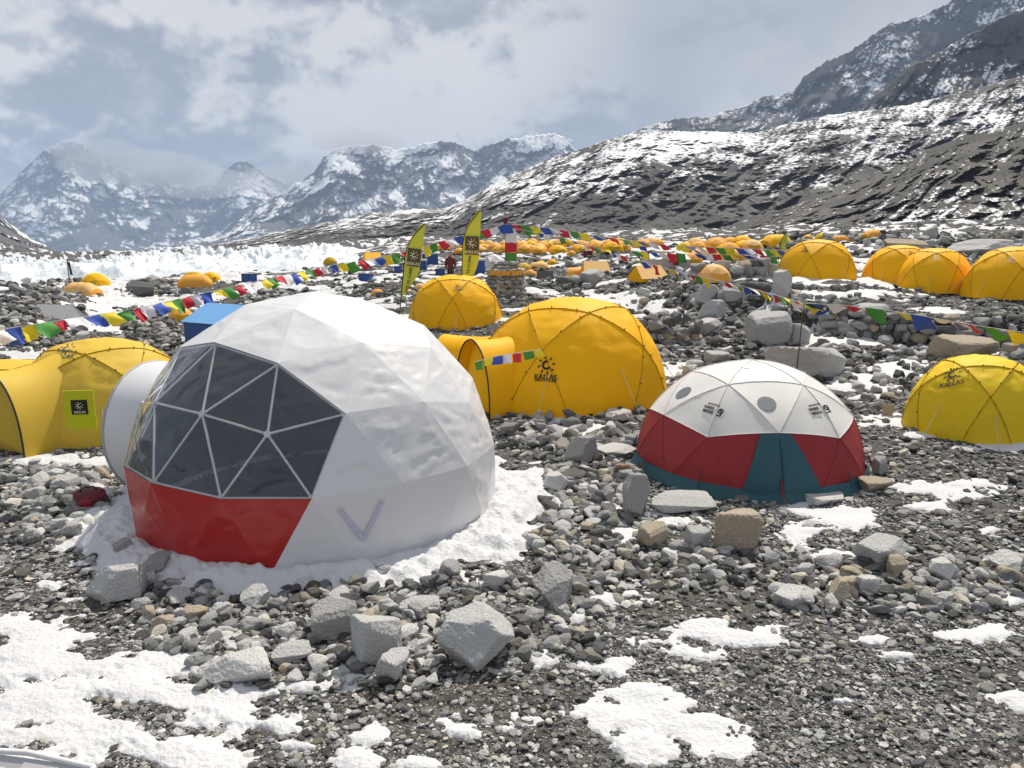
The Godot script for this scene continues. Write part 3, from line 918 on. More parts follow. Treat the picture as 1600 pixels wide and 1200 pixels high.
# panels one by one, poles along the seams; paint(centre) gives [part name, material]
func dome_tent(node: Node3D, T: Dictionary, paint: Callable, n: int, pole_r: float, pole_m: Material, merge := {}) -> void:
	var g: Dictionary = T.geo
	var together := {}
	var corner := {}
	if T.get("arches", false):
		for k in g.v.size():
			for b in ico_corners:
				if g.v[k].distance_to(b) < 0.01:
					corner[k] = true
	for k in g.f.size():
		var t: Array = g.f[k]
		var A: Vector3 = g.v[t[0]]
		var B: Vector3 = g.v[t[1]]
		var C: Vector3 = g.v[t[2]]
		var how: Array = paint.call((A + B + C) / 3.0, A, B, C)
		if how.is_empty():
			continue
		if corner.size():
			var own := -1
			for q in t:
				if corner.has(q):
					own = q
			var id := "panel %d" % (own if own >= 0 else 1000 + k)
			if not together.has(id):
				together[id] = [begin(), how[1], how[0]]
			var V3 := []
			for q in t:
				V3.append(g.v[q] * (T.dip if corner.has(q) else 1.0))
			facet(together[id][0], V3[0], V3[1], V3[2], n, T, 0)
		elif merge.has(how[0]):
			if not together.has(how[0]):
				together[how[0]] = [begin(), how[1], how[0]]
			facet(together[how[0]][0], A, B, C, n, T, k)
		else:
			var st := begin()
			facet(st, A, B, C, n, T, 0)
			st.generate_normals()
			obj(how[0], st.commit(), how[1], node)
	for name_ in together:
		together[name_][0].generate_normals()
		obj(together[name_][2], together[name_][0].commit(), together[name_][1], node)
	if pole_r <= 0:
		return
	var clips := begin()
	for e in g.e:
		var A: Vector3 = g.v[e[0]]
		var B: Vector3 = g.v[e[1]]
		if corner.has(e[0]) or corner.has(e[1]):
			continue
		var pts := []
		var m := 5 if T.bulge > 0.3 else 1
		for k in m + 1:
			var p: Vector3 = skin_at(A, B, A, 1.0 - float(k) / m, float(k) / m, 0, T) * float(T.get("pole_at", 1.004))
			pts.append(p)
			if T.get("clips", false) and k % 2 == 1:
				tube(clips, p * 0.995, p * 1.02, 0.016, 0.012, 4)
		obj(T.get("pole_name", "pole"), path_mesh(pts, pole_r), T.pole_low if T.has("pole_low") and A.y + B.y < 0.95 else pole_m, node)
	if T.get("clips", false):
		obj("pole_clips", clips.commit(), M.black, node).set_meta("kind", "stuff")

func local_hit(node: Node3D, T: Dictionary, px: float, py: float) -> Array:    # [point, normal] on the tent's skin, in its own axes
	var inv := node.transform.affine_inverse()
	var o := inv * EYE
	var d := (inv.basis * ray(px, py)).normalized()
	var best := 1e9
	var out := []
	for t in T.geo.f:
		var A: Vector3 = T.geo.v[t[0]]
		var B: Vector3 = T.geo.v[t[1]]
		var C: Vector3 = T.geo.v[t[2]]
		var q := []
		var n := 6
		for i in n + 1:
			for j in n + 1 - i:
				q.append(skin_at(A, B, C, 1.0 - float(i + j) / n, float(i) / n, float(j) / n, T))
		var at := func(i: int, j: int) -> Vector3: return q[i * (n + 1) - i * (i - 1) / 2 + j]
		for i in n:
			for j in n - i:
				for w in ([[at.call(i, j), at.call(i + 1, j), at.call(i, j + 1)]] + ([[at.call(i + 1, j), at.call(i + 1, j + 1), at.call(i, j + 1)]] if i + j < n - 1 else [])):
					var h = Geometry3D.ray_intersects_triangle(o, d, w[0], w[1], w[2])
					if h != null and o.distance_to(h) < best:
						best = o.distance_to(h)
						var nn: Vector3 = (w[1] - w[0]).cross(w[2] - w[0]).normalized()
						out = [h, nn if nn.dot(d) < 0 else -nn]
	return out

func lettering(parent: Node, text: String, size: float, at: Vector3, m: Material, called := "lettering", turn := 0.0) -> void:
	var t := TextMesh.new()
	var f := SystemFont.new()
	f.font_names = PackedStringArray(["Droid Sans"])
	f.font_weight = 700
	t.font = f
	t.text = text
	t.font_size = 64
	t.pixel_size = size / 46.0
	t.depth = 0.004
	var o := obj(called, t, m, parent, at)
	o.rotation.z = turn

func sun_emblem(parent: Node, size: float, at: Vector3, m: Material) -> void:
	var st := begin()
	st.set_smooth_group(-1)
	for k in 18:
		var a := TAU * k / 24 + 1.2
		var b := TAU * (k + 1) / 24 + 1.2
		quad(st, Vector3(cos(a), sin(a), 0) * size * 0.26, Vector3(cos(b), sin(b), 0) * size * 0.26, Vector3(cos(b), sin(b), 0) * size * 0.14, Vector3(cos(a), sin(a), 0) * size * 0.14)
	for k in 8:
		var a := TAU * k / 8 + 0.2
		var e := Vector3(cos(a), sin(a), 0)
		var w := Vector3(-sin(a), cos(a), 0) * size * 0.06
		quad(st, e * size * 0.3, e * size * 0.4 + w, e * size * 0.54 + w * 0.6, e * size * 0.42 - w)
	st.generate_normals()
	obj("emblem", st.commit(), m, parent, at)

func stamp(node: Node3D, T: Dictionary, px: float, py: float, lift := 0.012, roll := 0.0) -> Node3D:
	var h := local_hit(node, T, px, py)
	var o := Node3D.new()
	o.name = "logo"
	node.add_child(o, true)
	if h.is_empty():
		return o
	var z: Vector3 = h[1]
	var x := Vector3.UP.cross(z).normalized()
	o.transform = Transform3D(Basis(x, z.cross(x), z) * Basis(Vector3(0, 0, 1), roll), h[0] + z * lift)
	return o

func make_white_dome() -> void:
	ico_corners = ico(1).v
	var node := thing("dome_tent", "big white geodesic dome tent with clear window and red lower panels, ringed by snow", "tent", DOME)
	var T := {"geo": dome_geo(3, -0.3), "S": Vector3.ONE * 3.0, "bulge": 0.1, "sag": 0.0, "wrinkle": 0.018, "pole_at": 0.985, "pole_name": "strut"}
	var paint := func(c: Vector3, _A, _B, _C) -> Array:
		var az := rad_to_deg(atan2(c.x, c.z))
		if c.y < 0.12:
			return ["red_panel", M.red_vinyl] if az > -58 and az < 6 else ["cover", M.white_cover]
		if c.y < 0.74 and az > -84 and az < 15:
			return ["window_pane", M.pane]
		return ["cover", M.white_cover]
	dome_tent(node, T, paint, 22, 0.02, M.steel, {"cover": true})
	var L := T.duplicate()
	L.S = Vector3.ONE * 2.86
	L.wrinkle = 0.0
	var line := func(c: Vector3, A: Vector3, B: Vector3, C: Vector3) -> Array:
		return ["dome_darkener", M.dome_darkener] if paint.call(c, A, B, C)[0] == "cover" else []
	dome_tent(node, L, line, 2, 0.0, M.dome_darkener, {"dome_darkener": true})  # added dark shell behind the cover, dims what shows through the window
	obj("added_dark_floor", tube_mesh(Vector3(0, -0.556, 0), Vector3(0, -0.5, 0), 2.8, 2.8, 30), M.dome_darkener, node)  # dark disc added over the bright gravel to keep the interior dim
	for v in T.geo.v:
		var az := rad_to_deg(atan2(v.x, v.z))
		if v.y > 0.1 and v.y < 0.82 and az > -90 and az < 30:
			obj("hub", tube_mesh(v * 2.93, v * 2.975, 0.05, 0.05, 8), M.steel, node)
	# the round entrance tunnel on its far left
	var tn := Node3D.new()
	tn.name = "entrance_tunnel"
	node.add_child(tn)
	var axis := Vector3(-3.2, 0, -1.05).normalized()
	var side := axis.cross(Vector3.UP).normalized()
	var st := begin()
	st.set_smooth_group(0)
	var rings := []
	for k in 9:
		var t := k / 8.0
		var c := Vector3(0, 0.5, 0) + axis * lerpf(2.7, 3.42, t)
		var r := 1.08 + 0.09 * sin(t * PI * 0.6)
		var ring := []
		for i in 33:
			var a := TAU * i / 32
			var rr := r + 0.012 * n_cloth.get_noise_2d(i * 0.6, k * 0.5)
			ring.append(c + side * cos(a) * rr + Vector3.UP * sin(a) * rr)
		rings.append(ring)
	for k in 8:
		for i in 32:
			quad(st, rings[k][i], rings[k][i + 1], rings[k + 1][i + 1], rings[k + 1][i])
	st.generate_normals()
	obj("sleeve", st.commit(), M.white_cover, tn)
	obj("rim", path_mesh(rings[8], 0.025), M.grey_cloth, tn)
	var disc := []
	for i in 32:
		disc += [rings[8][i], rings[8][i + 1], Vector3(0, 0.5, 0) + axis * 3.5]
	obj("door", tri_mesh(disc, true), M.white_cover, tn)
	# the lilac V of tape on the front
	var v1 := local_hit(node, T, 530, 795)
	var v2 := local_hit(node, T, 567, 842)
	var v3 := local_hit(node, T, 597, 782)
	for pair in [[v1, v2], [v2, v3]]:
		var a: Vector3 = pair[0][0] + pair[0][1] * 0.03
		var b: Vector3 = pair[1][0] + pair[1][1] * 0.03
		var n: Vector3 = pair[0][1]
		var s := (b - a).normalized().cross(n) * 0.028
		obj("tape_strip", tri_mesh([a - s, a + s, b + s, a - s, b + s, b - s]), M.lilac, node)
	# gear inside, seen through the window
	var crate := thing("storage_barrel", "orange gear barrel standing inside the white dome", "barrel", Vector3(-1.9, 0.06, -12.9))
	obj("drum", tube_mesh(Vector3.ZERO, Vector3(0, 0.75, 0), 0.26, 0.24, 14), M.orange, crate)
	obj("lid", tube_mesh(Vector3(0, 0.75, 0), Vector3(0, 0.81, 0), 0.27, 0.26, 14), M.black, crate)
	var table := thing("folding_table", "low folding table inside the white dome", "table", Vector3(-2.6, 0.06, -13.6), 0.3)
	obj("table_top", box_mesh(Vector3(-0.7, 0.6, -0.4), Vector3(0.7, 0.64, 0.4)), M.grey_cloth, table)
	for x in [-0.6, 0.6]:
		for z in [-0.32, 0.32]:
			obj("leg", tube_mesh(Vector3(x, 0, z), Vector3(x, 0.6, z), 0.02), M.steel, table)
	for k in 3:
		var sack := obj("stuff_sack", rock_mesh(910 + k, 5, 3, 0.05), [M.orange, M.green_banner, M.red_fly][k])
		sack.transform = Transform3D(Basis.from_scale(Vector3(0.55, 0.32, 0.34)), [Vector3(-2.5, 0.8, -13.6), Vector3(-1.5, 0.2, -12.1), Vector3(-3.6, 0.2, -11.0)][k])
		tag(sack, ["orange stuff sack on the table inside the white dome", "green stuff sack on the floor of the white dome", "red stuff sack behind the dome's red panels"][k], "sack")

func make_red_tent() -> void:
	var at := Vector3(4.62, 0, -14.55)
	at.y = H(at.x, at.z) + 0.02
	var node := thing("dome_tent", "low dome tent with white crown, dark red sides and teal door", "tent", at, -0.66)
	var T := {"geo": dome_geo(2, -0.05), "S": Vector3(2.16, 2.02, 2.16), "bulge": 0.82, "sag": 0.012, "wrinkle": 0.01}
	# the crown is white, the flank red; the teal door is the panel under the mid seam
	var door := Vector3(sin(TAU * 0.1), 0, cos(TAU * 0.1))
	var paint := func(c: Vector3, _A, _B, _C) -> Array:
		if c.y > 0.4:
			return ["white_panel", M.white_fly]
		return ["red_panel", M.red_fly]
	T.pole_low = M.red_seam
	dome_tent(node, T, paint, 8, 0.006, M.white_fly)
	# the teal door, narrower at its top
	var dp := []
	for j in 9:
		for i in 7:
			var el := lerpf(0.02, 0.545, j / 8.0)
			var az := atan2(door.x, door.z) + lerpf(-0.33, 0.33, i / 6.0) * lerpf(1.0, 0.42, j / 8.0) + lerpf(0.03, -0.03, j / 8.0)
			var dr := Vector3(sin(az) * cos(el), sin(el), cos(az) * cos(el))
			dp.append(dr * T.S * 1.006)
	var dt := []
	for j in 8:
		for i in 6:
			var a := j * 7 + i
			dt += [dp[a], dp[a + 7], dp[a + 8], dp[a], dp[a + 8], dp[a + 1]]
	obj("door", tri_mesh(dt, true), M.teal_fly, node)
	# teal skirt round the foot
	for k in 20:
		var a := TAU * k / 20
		var b := TAU * (k + 1) / 20
		var e0 := Vector3(sin(a), 0, cos(a))
		var e1 := Vector3(sin(b), 0, cos(b))
		var q := []
		for y in [[0.15, 2.16], [0.07, 2.19], [-0.06, 2.27]]:
			q.append([e0 * y[1] + Vector3(0, y[0] + 0.02 * sin(k * 5.0), 0), e1 * y[1] + Vector3(0, y[0] + 0.02 * sin((k + 1) * 5.0), 0)])
		var tr := []
		for r in 2:
			tr += [q[r][0], q[r][1], q[r + 1][1], q[r][0], q[r + 1][1], q[r + 1][0]]
		obj("skirt", tri_mesh(tr, true), M.teal_fly, node)
	# zip down the door, webbing straps at the foot
	var zp := []
	for k in 7:
		var t := k / 6.0
		var dirz := (door * cos(lerpf(0.5, 0.03, t)) + Vector3(0, sin(lerpf(0.5, 0.03, t)), 0))
		zp.append(Vector3(dirz.x * 2.16, dirz.y * 2.02, dirz.z * 2.16) * 1.008 + Vector3(0.05 * t, 0, 0))
	obj("zip", path_mesh(zp, 0.012, 4), M.zip, node)
	for k in 10:
		var a := TAU * k / 10
		var e := Vector3(sin(a), 0, cos(a))
		obj("strap", path_mesh([e * 2.17 + Vector3(0, 0.34, 0), e * 2.24 + Vector3(0, 0.14, 0), e * 2.36 + Vector3(0, -0.02, 0)], 0.014, 4), M.red_fly if k % 2 else M.zip, node)
	for q in [[1198, 631, 1.0], [1068, 614, 1.0], [1328, 612, 1.0], [1165, 573, 0.5]]:
		var h := local_hit(node, T, q[0], q[1])
		if h.size():
			var port := obj("porthole", tube_mesh(Vector3.ZERO, Vector3(0, 0, 0.012), 0.165 * q[2], 0.165 * q[2], 24), M.mesh_port, node)
			var z: Vector3 = h[1]
			var x := Vector3.UP.cross(z).normalized()
			port.transform = Transform3D(Basis(x, z.cross(x), z), h[0] - z * 0.004)
	for q in [[1112, 640, -0.05], [1276, 641, 0.1]]:
		var lg := stamp(node, T, q[0], q[1], 0.02, q[2])
		lettering(lg, "MOUNTAIN", 0.034, Vector3(0, 0.1, 0), M.print)
		lettering(lg, "HARD", 0.06, Vector3(-0.06, 0.025, 0), M.print)
		lettering(lg, "WEAR", 0.06, Vector3(-0.04, -0.06, 0), M.print)
		obj("emblem", path_mesh([Vector3(0.17, 0.04, 0), Vector3(0.21, 0.05, 0), Vector3(0.25, 0.03, 0), Vector3(0.25, -0.03, 0), Vector3(0.2, -0.04, 0), Vector3(0.16, -0.01, 0), Vector3(0.17, 0.04, 0), Vector3(0.24, -0.02, 0), Vector3(0.25, -0.09, 0), Vector3(0.17, -0.09, 0)], 0.014, 4), M.print, lg)

# an arched porch leaving the tent along angle az; mouth dm metres from the centre
func porch(node: Node3D, az: float, d0: float, dm: float, w: float, h: float, m: Material, panel: Material, hem: Material = null) -> void:
	var dir := Vector3(sin(az), 0, cos(az))
	var side := Vector3.UP.cross(dir)
	var rows := []
	for k in 7:
		var t := k / 6.0
		var row := []
		for i in 25:
			var a := PI * i / 24
			var s := 1.0 - 0.06 * sin(t * PI)
			row.append(dir * lerpf(d0, dm, t) + side * cos(a) * w * s * lerpf(0.96, 1.0, t) + Vector3.UP * pow(sin(a), 0.8) * h * s * lerpf(1.1, 1.0, t))
		rows.append(row)
	var st := begin()
	st.set_smooth_group(0)
	for k in 6:
		for i in 24:
			quad(st, rows[k][i], rows[k][i + 1], rows[k + 1][i + 1], rows[k + 1][i])
	st.generate_normals()
	obj("porch_hood", st.commit(), m, node)
	obj("porch_pole", path_mesh(rows[6], 0.02), hem if hem else M.black, node)
	var front := []
	for i in 24:
		front += [rows[5][i], rows[5][i + 1], dir * (dm + (0.12 if hem == null else -0.1)) + Vector3(0, h * 0.25, 0)]
	front += [rows[5][24], rows[5][0], front[2]]
	obj("porch_door", tri_mesh(front, true), panel, node)

func yellow_tent(px: float, py: float, S: Vector3, turn: float, m: Material, label: String, n: int, clips: bool, group := "") -> Array:
	var g := on_ground(px, py)
	var at := g + Vector3(g.x, 0, g.z).normalized() * S.z * 0.93
	at.y = minf(g.y, H(at.x, at.z)) - 0.02
	var node := thing("dome_tent", label, "tent", at, turn, group)
	var T := {"geo": dome_geo(2, -0.05), "S": S, "bulge": 0.86, "sag": 0.012, "wrinkle": 0.026, "clips": clips, "power": 0.86, "arches": true, "dip": 0.97}
	dome_tent(node, T, func(_c, _A, _B, _C) -> Array: return ["panel", m], n, 0.014, M.ochre if clips else m)
	if clips:      # guy ropes pegged out round it
		for k in 8:
			var az := TAU * (k + 0.3) / 8
			var e := Vector3(sin(az), 0, cos(az))
			var hi := (e * 0.9 + Vector3(0, 0.42, 0)) * S
			var foot := e * S * 1.26
			var wf := node.transform * foot
			foot.y = H(wf.x, wf.z) - at.y + 0.02
			obj("guy_rope", tube_mesh(hi, foot, 0.006, 0.006, 4), M.rope, node)
			obj("peg", tube_mesh(foot - Vector3(0, 0.08, 0), foot + Vector3(0, 0.05, 0), 0.012, 0.012, 5), M.steel, node)
	return [node, T]

func kailas(t: Array, px: float, py: float, size: float, m: Material, small := true, roll := 0.0) -> void:
	var lg := stamp(t[0], t[1], px, py, 0.02, roll)
	sun_emblem(lg, size * 1.5, Vector3(0, size * 0.75, 0), m)
	lettering(lg, "KAILAS", size * 0.42, Vector3(0, -size * 0.22, 0), m)
	if small:
		lettering(lg, "MADE TO CLIMB", size * 0.17, Vector3(0, -size * 0.52, 0), m)

func make_yellow_tents() -> void:
	var t := yellow_tent(893, 652, Vector3(2.65, 2.85, 2.35), 0.25, M.yellow, "large golden yellow dome tent with black sun emblem and a porch hung with small flags", 13, true)
	kailas(t, 853, 585, 0.3, M.print)
	kailas(t, 790, 500, 0.3, M.print, false, 0.3)
	porch(t[0], -1.3, 1.3, 3.05, 0.95, 1.85, M.yellow, M.yellow)
	porch(t[0], -2.2, 1.5, 3.9, 0.9, 1.6, M.yellow, M.yellow)
	t = yellow_tent(713, 515, Vector3(1.95, 2.1, 1.9), 0.63, M.yellow, "yellow dome tent between the big yellow tent and the stone cairn", 13, true)
	kailas(t, 716, 452, 0.2, M.brown, false)
	t = yellow_tent(172, 694, Vector3(2.05, 2.2, 1.9), 0.2, M.straw, "straw-yellow dome tent with arched porch and a lime sign, left of the white dome", 13, true)
	kailas(t, 100, 556, 0.26, M.teal_fly, false, 0.3)
	porch(t[0], -0.7, 1.0, 2.45, 0.95, 1.75, M.straw, M.straw)
	# the lime sign on its side
	var s := thing("camp_sign", "lime fabric sign with black sun emblem square hung on the straw-yellow tent", "sign", at_dist(125, 640, 14.6), 0.15)
	obj("sheet", box_mesh(Vector3(-0.24, -0.33, -0.01), Vector3(0.24, 0.33, 0.01)), M.lime, s)
	obj("emblem_square", box_mesh(Vector3(-0.13, -0.08, 0.012), Vector3(0.13, 0.17, 0.016)), M.print, s)
	sun_emblem(s, 0.13, Vector3(0, 0.07, 0.02), M.pale_print)
	lettering(s, "KAILAS", 0.04, Vector3(0, -0.04, 0.02), M.pale_print)
	t = yellow_tent(10, 668, Vector3(1.9, 1.45, 1.5), 0.9, M.straw, "low straw-yellow passage tent joined to the porch of its neighbour", 6, false)
	t = yellow_tent(1520, 690, Vector3(1.55, 1.72, 1.4), 0.3, M.lemon, "lemon yellow dome tent below the huge tan slab", 13, true)
	kailas(t, 1488, 597, 0.26, M.print, false, 0.5)
	var grp := "yellow tents on the terrace"
	t = yellow_tent(1275, 437, Vector3(1.95, 2.0, 1.8), 0.1, M.yellow, "yellow dome tent standing alone left of the three on the terrace", 6, true, grp)
	kailas(t, 1258, 392, 0.2, M.brown, false)
	t = yellow_tent(1403, 446, Vector3(1.85, 2.0, 1.8), 0.5, M.yellow, "yellow terrace tent half hidden behind the middle one", 6, true, grp)
	kailas(t, 1425, 398, 0.18, M.print, false)
	t = yellow_tent(1457, 457, Vector3(2.05, 2.1, 1.8), 0.8, M.yellow, "yellow terrace tent in the middle of the row of three", 6, true, grp)
	kailas(t, 1463, 405, 0.18, M.pale_print, false)
	t = yellow_tent(1580, 467, Vector3(2.3, 2.3, 1.9), 0.3, M.yellow, "largest yellow terrace tent at the end of the row of three", 6, true, grp)
	kailas(t, 1580, 408, 0.2, M.pale_print, false)

# ---- small distant tents
func ridge_tent(w: float, h: float, l: float, roof: Material, wall: Material, eave: float, parent: Node3D) -> void:   # walls up to eave, then a gable roof along x
	var a := [Vector3(-l, 0, -w), Vector3(l, 0, -w), Vector3(l, 0, w), Vector3(-l, 0, w)]
	var up := Vector3(0, eave, 0)
	var r0 := Vector3(-l * 0.92, h, 0)
	var r1 := Vector3(l * 0.92, h, 0)
	var over := 1.06
	obj("roof", tri_mesh([a[0] * over + up, a[1] * over + up, r1, a[0] * over + up, r1, r0, a[3] * over + up, r0, r1, a[3] * over + up, r1, a[2] * over + up]), roof, parent)
	for k in [[0, 3, r0], [1, 2, r1]]:
		obj("end_wall", tri_mesh([a[k[0]], a[k[1]], a[k[1]] + up, a[k[0]], a[k[1]] + up, a[k[0]] + up, a[k[0]] + up, a[k[1]] + up, k[2]]), wall, parent)
	if eave > 0.05:
		for k in [[0, 1], [3, 2]]:
			obj("side_wall", tri_mesh([a[k[0]], a[k[1]], a[k[1]] + up, a[k[0]], a[k[1]] + up, a[k[0]] + up]), wall, parent)

func small_dome(node: Node3D, S: Vector3, m: Material, doorm: Material) -> void:
	var T := {"geo": small_geo, "S": S, "bulge": 0.7, "sag": 0.02, "wrinkle": 0.0}
	dome_tent(node, T, func(c: Vector3, _A, _B, _C) -> Array: return ["door", doorm] if c.z > 0.75 and c.y < 0.4 else ["fly", m], 3, 0, m, {"fly": true})

func tunnel_tent(node: Node3D, S: Vector3, m: Material, doorm: Material) -> void:    # hoops along x, a closed end on each side
	var rows := []
	for k in 9:
		var t := k / 8.0 * 2 - 1
		var s := pow(1.0 - pow(absf(t), 3.5) * 0.75, 0.5) * (1.0 - 0.05 * (k % 2))
		var row := []
		for i in 13:
			var a := PI * i / 12
			row.append(Vector3(t * S.x, sin(a) * S.y * s, cos(a) * S.z * (0.8 + 0.2 * s)))
		rows.append(row)
	var tr := []
	for k in 8:
		for i in 12:
			tr += [rows[k][i], rows[k][i + 1], rows[k + 1][i + 1], rows[k][i], rows[k + 1][i + 1], rows[k + 1][i]]
	obj("fly", tri_mesh(tr, true), m, node)
	for e in [0, 8]:
		var en := []
		for i in 12:
			en += [rows[e][i], rows[e][i + 1], Vector3(rows[e][0].x * 1.08, S.y * 0.2, 0)]
		obj("end_panel", tri_mesh(en), doorm, node)

var small_geo := {}
var ico_corners := []

func make_far_camp() -> void:
	small_geo = dome_geo(2, -0.05)
	var names := {"yellow": "yellow", "orange": "orange", "apricot": "pale apricot", "ochre": "dull ochre", "straw": "straw-yellow", "lemon": "lemon yellow"}
	# foot x, foot y and width as seen, shape, colour, what it is next to
	var L := [[150, 447, 46, "dome", "yellow", "on the edge of the ice"], [128, 462, 50, "tunnel", "apricot", "below the yellow one at the ice edge"], [228, 434, 42, "tunnel", "ochre", "beside a black rock at the ice edge"], [303, 436, 30, "tunnel", "straw", "in the row by the ice"], [306, 450, 48, "tunnel", "orange", "in front of the row by the ice"], [330, 442, 32, "dome", "yellow", "between the orange tents by the ice"], [284, 502, 40, "dome", "orange", "touching the blue mess tent"],
		[516, 413, 24, "dome", "ochre", "beside a small blue shelter on the moraine"], [582, 407, 26, "ridge", "yellow", "under the flag line"], [590, 464, 24, "dome", "orange", "behind the crown of the white dome"], [638, 458, 16, "dome", "apricot", "near the first banner's foot"], [657, 454, 22, "dome", "apricot", "behind the yellow dome tent"], [745, 406, 14, "dome", "yellow", "beside the second banner"],
		[818, 424, 26, "dome", "straw", "just right of the cairn"], [829, 433, 22, "dome", "orange", "at the cairn's right foot"], [845, 416, 18, "dome", "yellow", "in the group right of the cairn"], [863, 414, 18, "dome", "yellow", "at the end of the group right of the cairn"], [842, 424, 30, "tunnel", "apricot", "in the middle of the group right of the cairn"], [899, 432, 38, "tunnel", "orange", "beside the grey peaked boulder"], [930, 428, 40, "ridge", "apricot", "behind the grey peaked boulder"], [893, 399, 16, "dome", "orange", "far out on the plain"], [922, 399, 20, "tunnel", "apricot", "beside a maroon shelter"], [1012, 441, 50, "ridge", "apricot", "standing alone on the stones"], [1023, 409, 30, "dome", "apricot", "before the grey marquee"], [1044, 412, 18, "dome", "orange", "between apricot dome and marquee"],
		[1070, 392, 28, "dome", "lemon", "behind the marquee"], [1080, 416, 38, "dome", "orange", "at the corner of the stone ledge"], [1100, 405, 46, "tunnel", "apricot", "on the stone ledge"], [1143, 409, 46, "tunnel", "orange", "at the end of the stone ledge"], [1115, 442, 56, "dome", "apricot", "below the stone ledge"], [1164, 392, 26, "dome", "lemon", "above the flag line"], [1212, 388, 46, "tunnel", "yellow", "beside the green banner"], [1262, 376, 18, "dome", "yellow", "behind the lone terrace tent"], [1286, 378, 28, "dome", "lemon", "right behind the lone terrace tent"], [1312, 377, 24, "tunnel", "orange", "near the foot of the slope"], [1367, 377, 36, "tunnel", "orange", "on the rubble at the foot of the slope"]]
	for e in L:
		var g := on_ground(e[0], e[1])
		var w: float = e[2] * depth_of(g) / F
		var node := thing({"dome": "dome_tent", "tunnel": "tunnel_tent", "ridge": "ridge_tent"}[e[3]], "small %s %s tent %s" % [names[e[4]], {"dome": "dome", "tunnel": "tunnel", "ridge": "ridge"}[e[3]], e[5]], "tent", g + Vector3(g.x, 0, g.z).normalized() * w * 0.3, rng.randf_range(-0.5, 0.5), "small tents of the far camp")
		node.position.y = H(node.position.x, node.position.z) - 0.05
		var m: Material = M[e[4]]
		var dm: Material = M.orange if e[4] in ["apricot", "straw"] else M.ochre
		if e[3] == "dome":
			small_dome(node, Vector3(w * 0.5, w * 0.5, w * 0.46), m, dm)
		elif e[3] == "tunnel":
			tunnel_tent(node, Vector3(w * 0.52, w * 0.42, w * 0.36), m, dm)
		else:
			ridge_tent(w * 0.42, w * 0.5, w * 0.5, m, M.yellow, w * 0.1, node)
	# a field of tiny tents too far to tell more than their colour
	for k in 70:
		var px := rng.randf_range(690, 960) if k < 55 else rng.randf_range(960, 1200)
		var g := on_ground(px, rng.randf_range(383, 397))
		if Vector2(g.x, g.z).length() > 230:
			g = at_dist(px, 390, rng.randf_range(120, 200))
			g.y = H(g.x, g.z)
		var w := rng.randf_range(1.7, 2.4)
		var c: String = ["orange", "orange", "apricot", "yellow"][k % 4]
		var node := thing("dome_tent", "tiny %s tent in the crowded far field of tents" % names[c], "tent", g, 0.0, "far field of tents")
		small_dome(node, Vector3(w * 0.5, w * 0.45, w * 0.5), M[c], M.ochre)
	# larger shelters
	var g := on_ground(340, 535)
	var d := Vector3(g.x, 0, g.z).normalized()
	var mess := thing("mess_tent", "blue mess tent with a pale blue ridge roof behind the white dome", "tent", at_dist(372, 528, 26.5), -0.5)
	mess.position.y = H(mess.position.x, mess.position.z) - 0.05
	ridge_tent(0.9, 2.0, 1.45, M.sky_blue, M.blue, 1.45, mess)
	for q in [[655, 424, 24, 1, "with snowy roof between the two feather banners"], [672, 414, 24, 1, "with snowy roof behind another like it"], [688, 430, 14, 0, "just behind the yellow dome tent"], [622, 428, 10, 0, "beside the first feather banner"], [742, 428, 30, 1, "with snowy roof left of the cairn"], [385, 441, 11, 0, "like a toilet tent, one of a pair"], [396, 441, 11, 0, "like a toilet tent, one of a pair"], [505, 412, 9, 0, "beside a small ochre tent"], [572, 441, 18, 0, "with a low top behind the white dome"]]:
		g = on_ground(q[0], q[1])
		var w: float = q[2] * depth_of(g) / F
		var hh := w * (0.75 if q[2] > 12 else 1.3)
		var sh := thing("shelter", "dark blue box shelter " + q[4], "shelter", g + Vector3(g.x, 0, g.z).normalized() * w * 0.4 - Vector3(0, 0.1, 0), rng.randf_range(-0.3, 0.3), "dark blue box shelters")
		obj("walls", box_mesh(Vector3(-w / 2, 0, -w * 0.4), Vector3(w / 2, hh, w * 0.4)), M.blue, sh)
		obj("roof", box_mesh(Vector3(-w * 0.52, hh, -w * 0.42), Vector3(w * 0.52, hh + w * 0.1, w * 0.42)), M.snow if q[3] else M.navy, sh)
	g = on_ground(1045, 420)
	var w2 := 62.0 * depth_of(g) / F
	var mq := thing("marquee", "grey white marquee with a maroon square on its side", "tent", g + Vector3(0, -0.1, -w2 * 0.3), 0.1)
	ridge_tent(w2 * 0.3, w2 * 0.42, w2 * 0.5, M.white_fly, M.grey_cloth, w2 * 0.28, mq)
	obj("side_sign", box_mesh(Vector3(w2 * 0.08, w2 * 0.14, w2 * 0.3), Vector3(w2 * 0.22, w2 * 0.26, w2 * 0.302)), M.maroon, mq)
	g = on_ground(770, 418)
	w2 = 42.0 * depth_of(g) / F
	var gd := thing("dome_tent", "grey and white panelled dome tent behind the cairn", "tent", g + Vector3(0, -0.1, -w2 * 0.4), 0.4)
	dome_tent(gd, {"geo": small_geo, "S": Vector3(w2 * 0.5, w2 * 0.52, w2 * 0.5), "bulge": 0.2, "sag": 0.0, "wrinkle": 0.0}, func(c: Vector3, _A, _B, _C) -> Array: return ["white_panel", M.white_fly] if sin(c.x * 9 + c.y * 7) > -0.3 else ["grey_panel", M.grey_cloth], 2, 0.012, M.steel)
	g = on_ground(918, 401)
	w2 = 14.0 * depth_of(g) / F
	var ms := thing("shelter", "maroon box shelter beside a small apricot tent", "shelter", g)
	obj("walls", box_mesh(Vector3(-w2 / 2, 0, -w2 / 2), Vector3(w2 / 2, w2 * 0.6, w2 / 2)), M.maroon, ms)
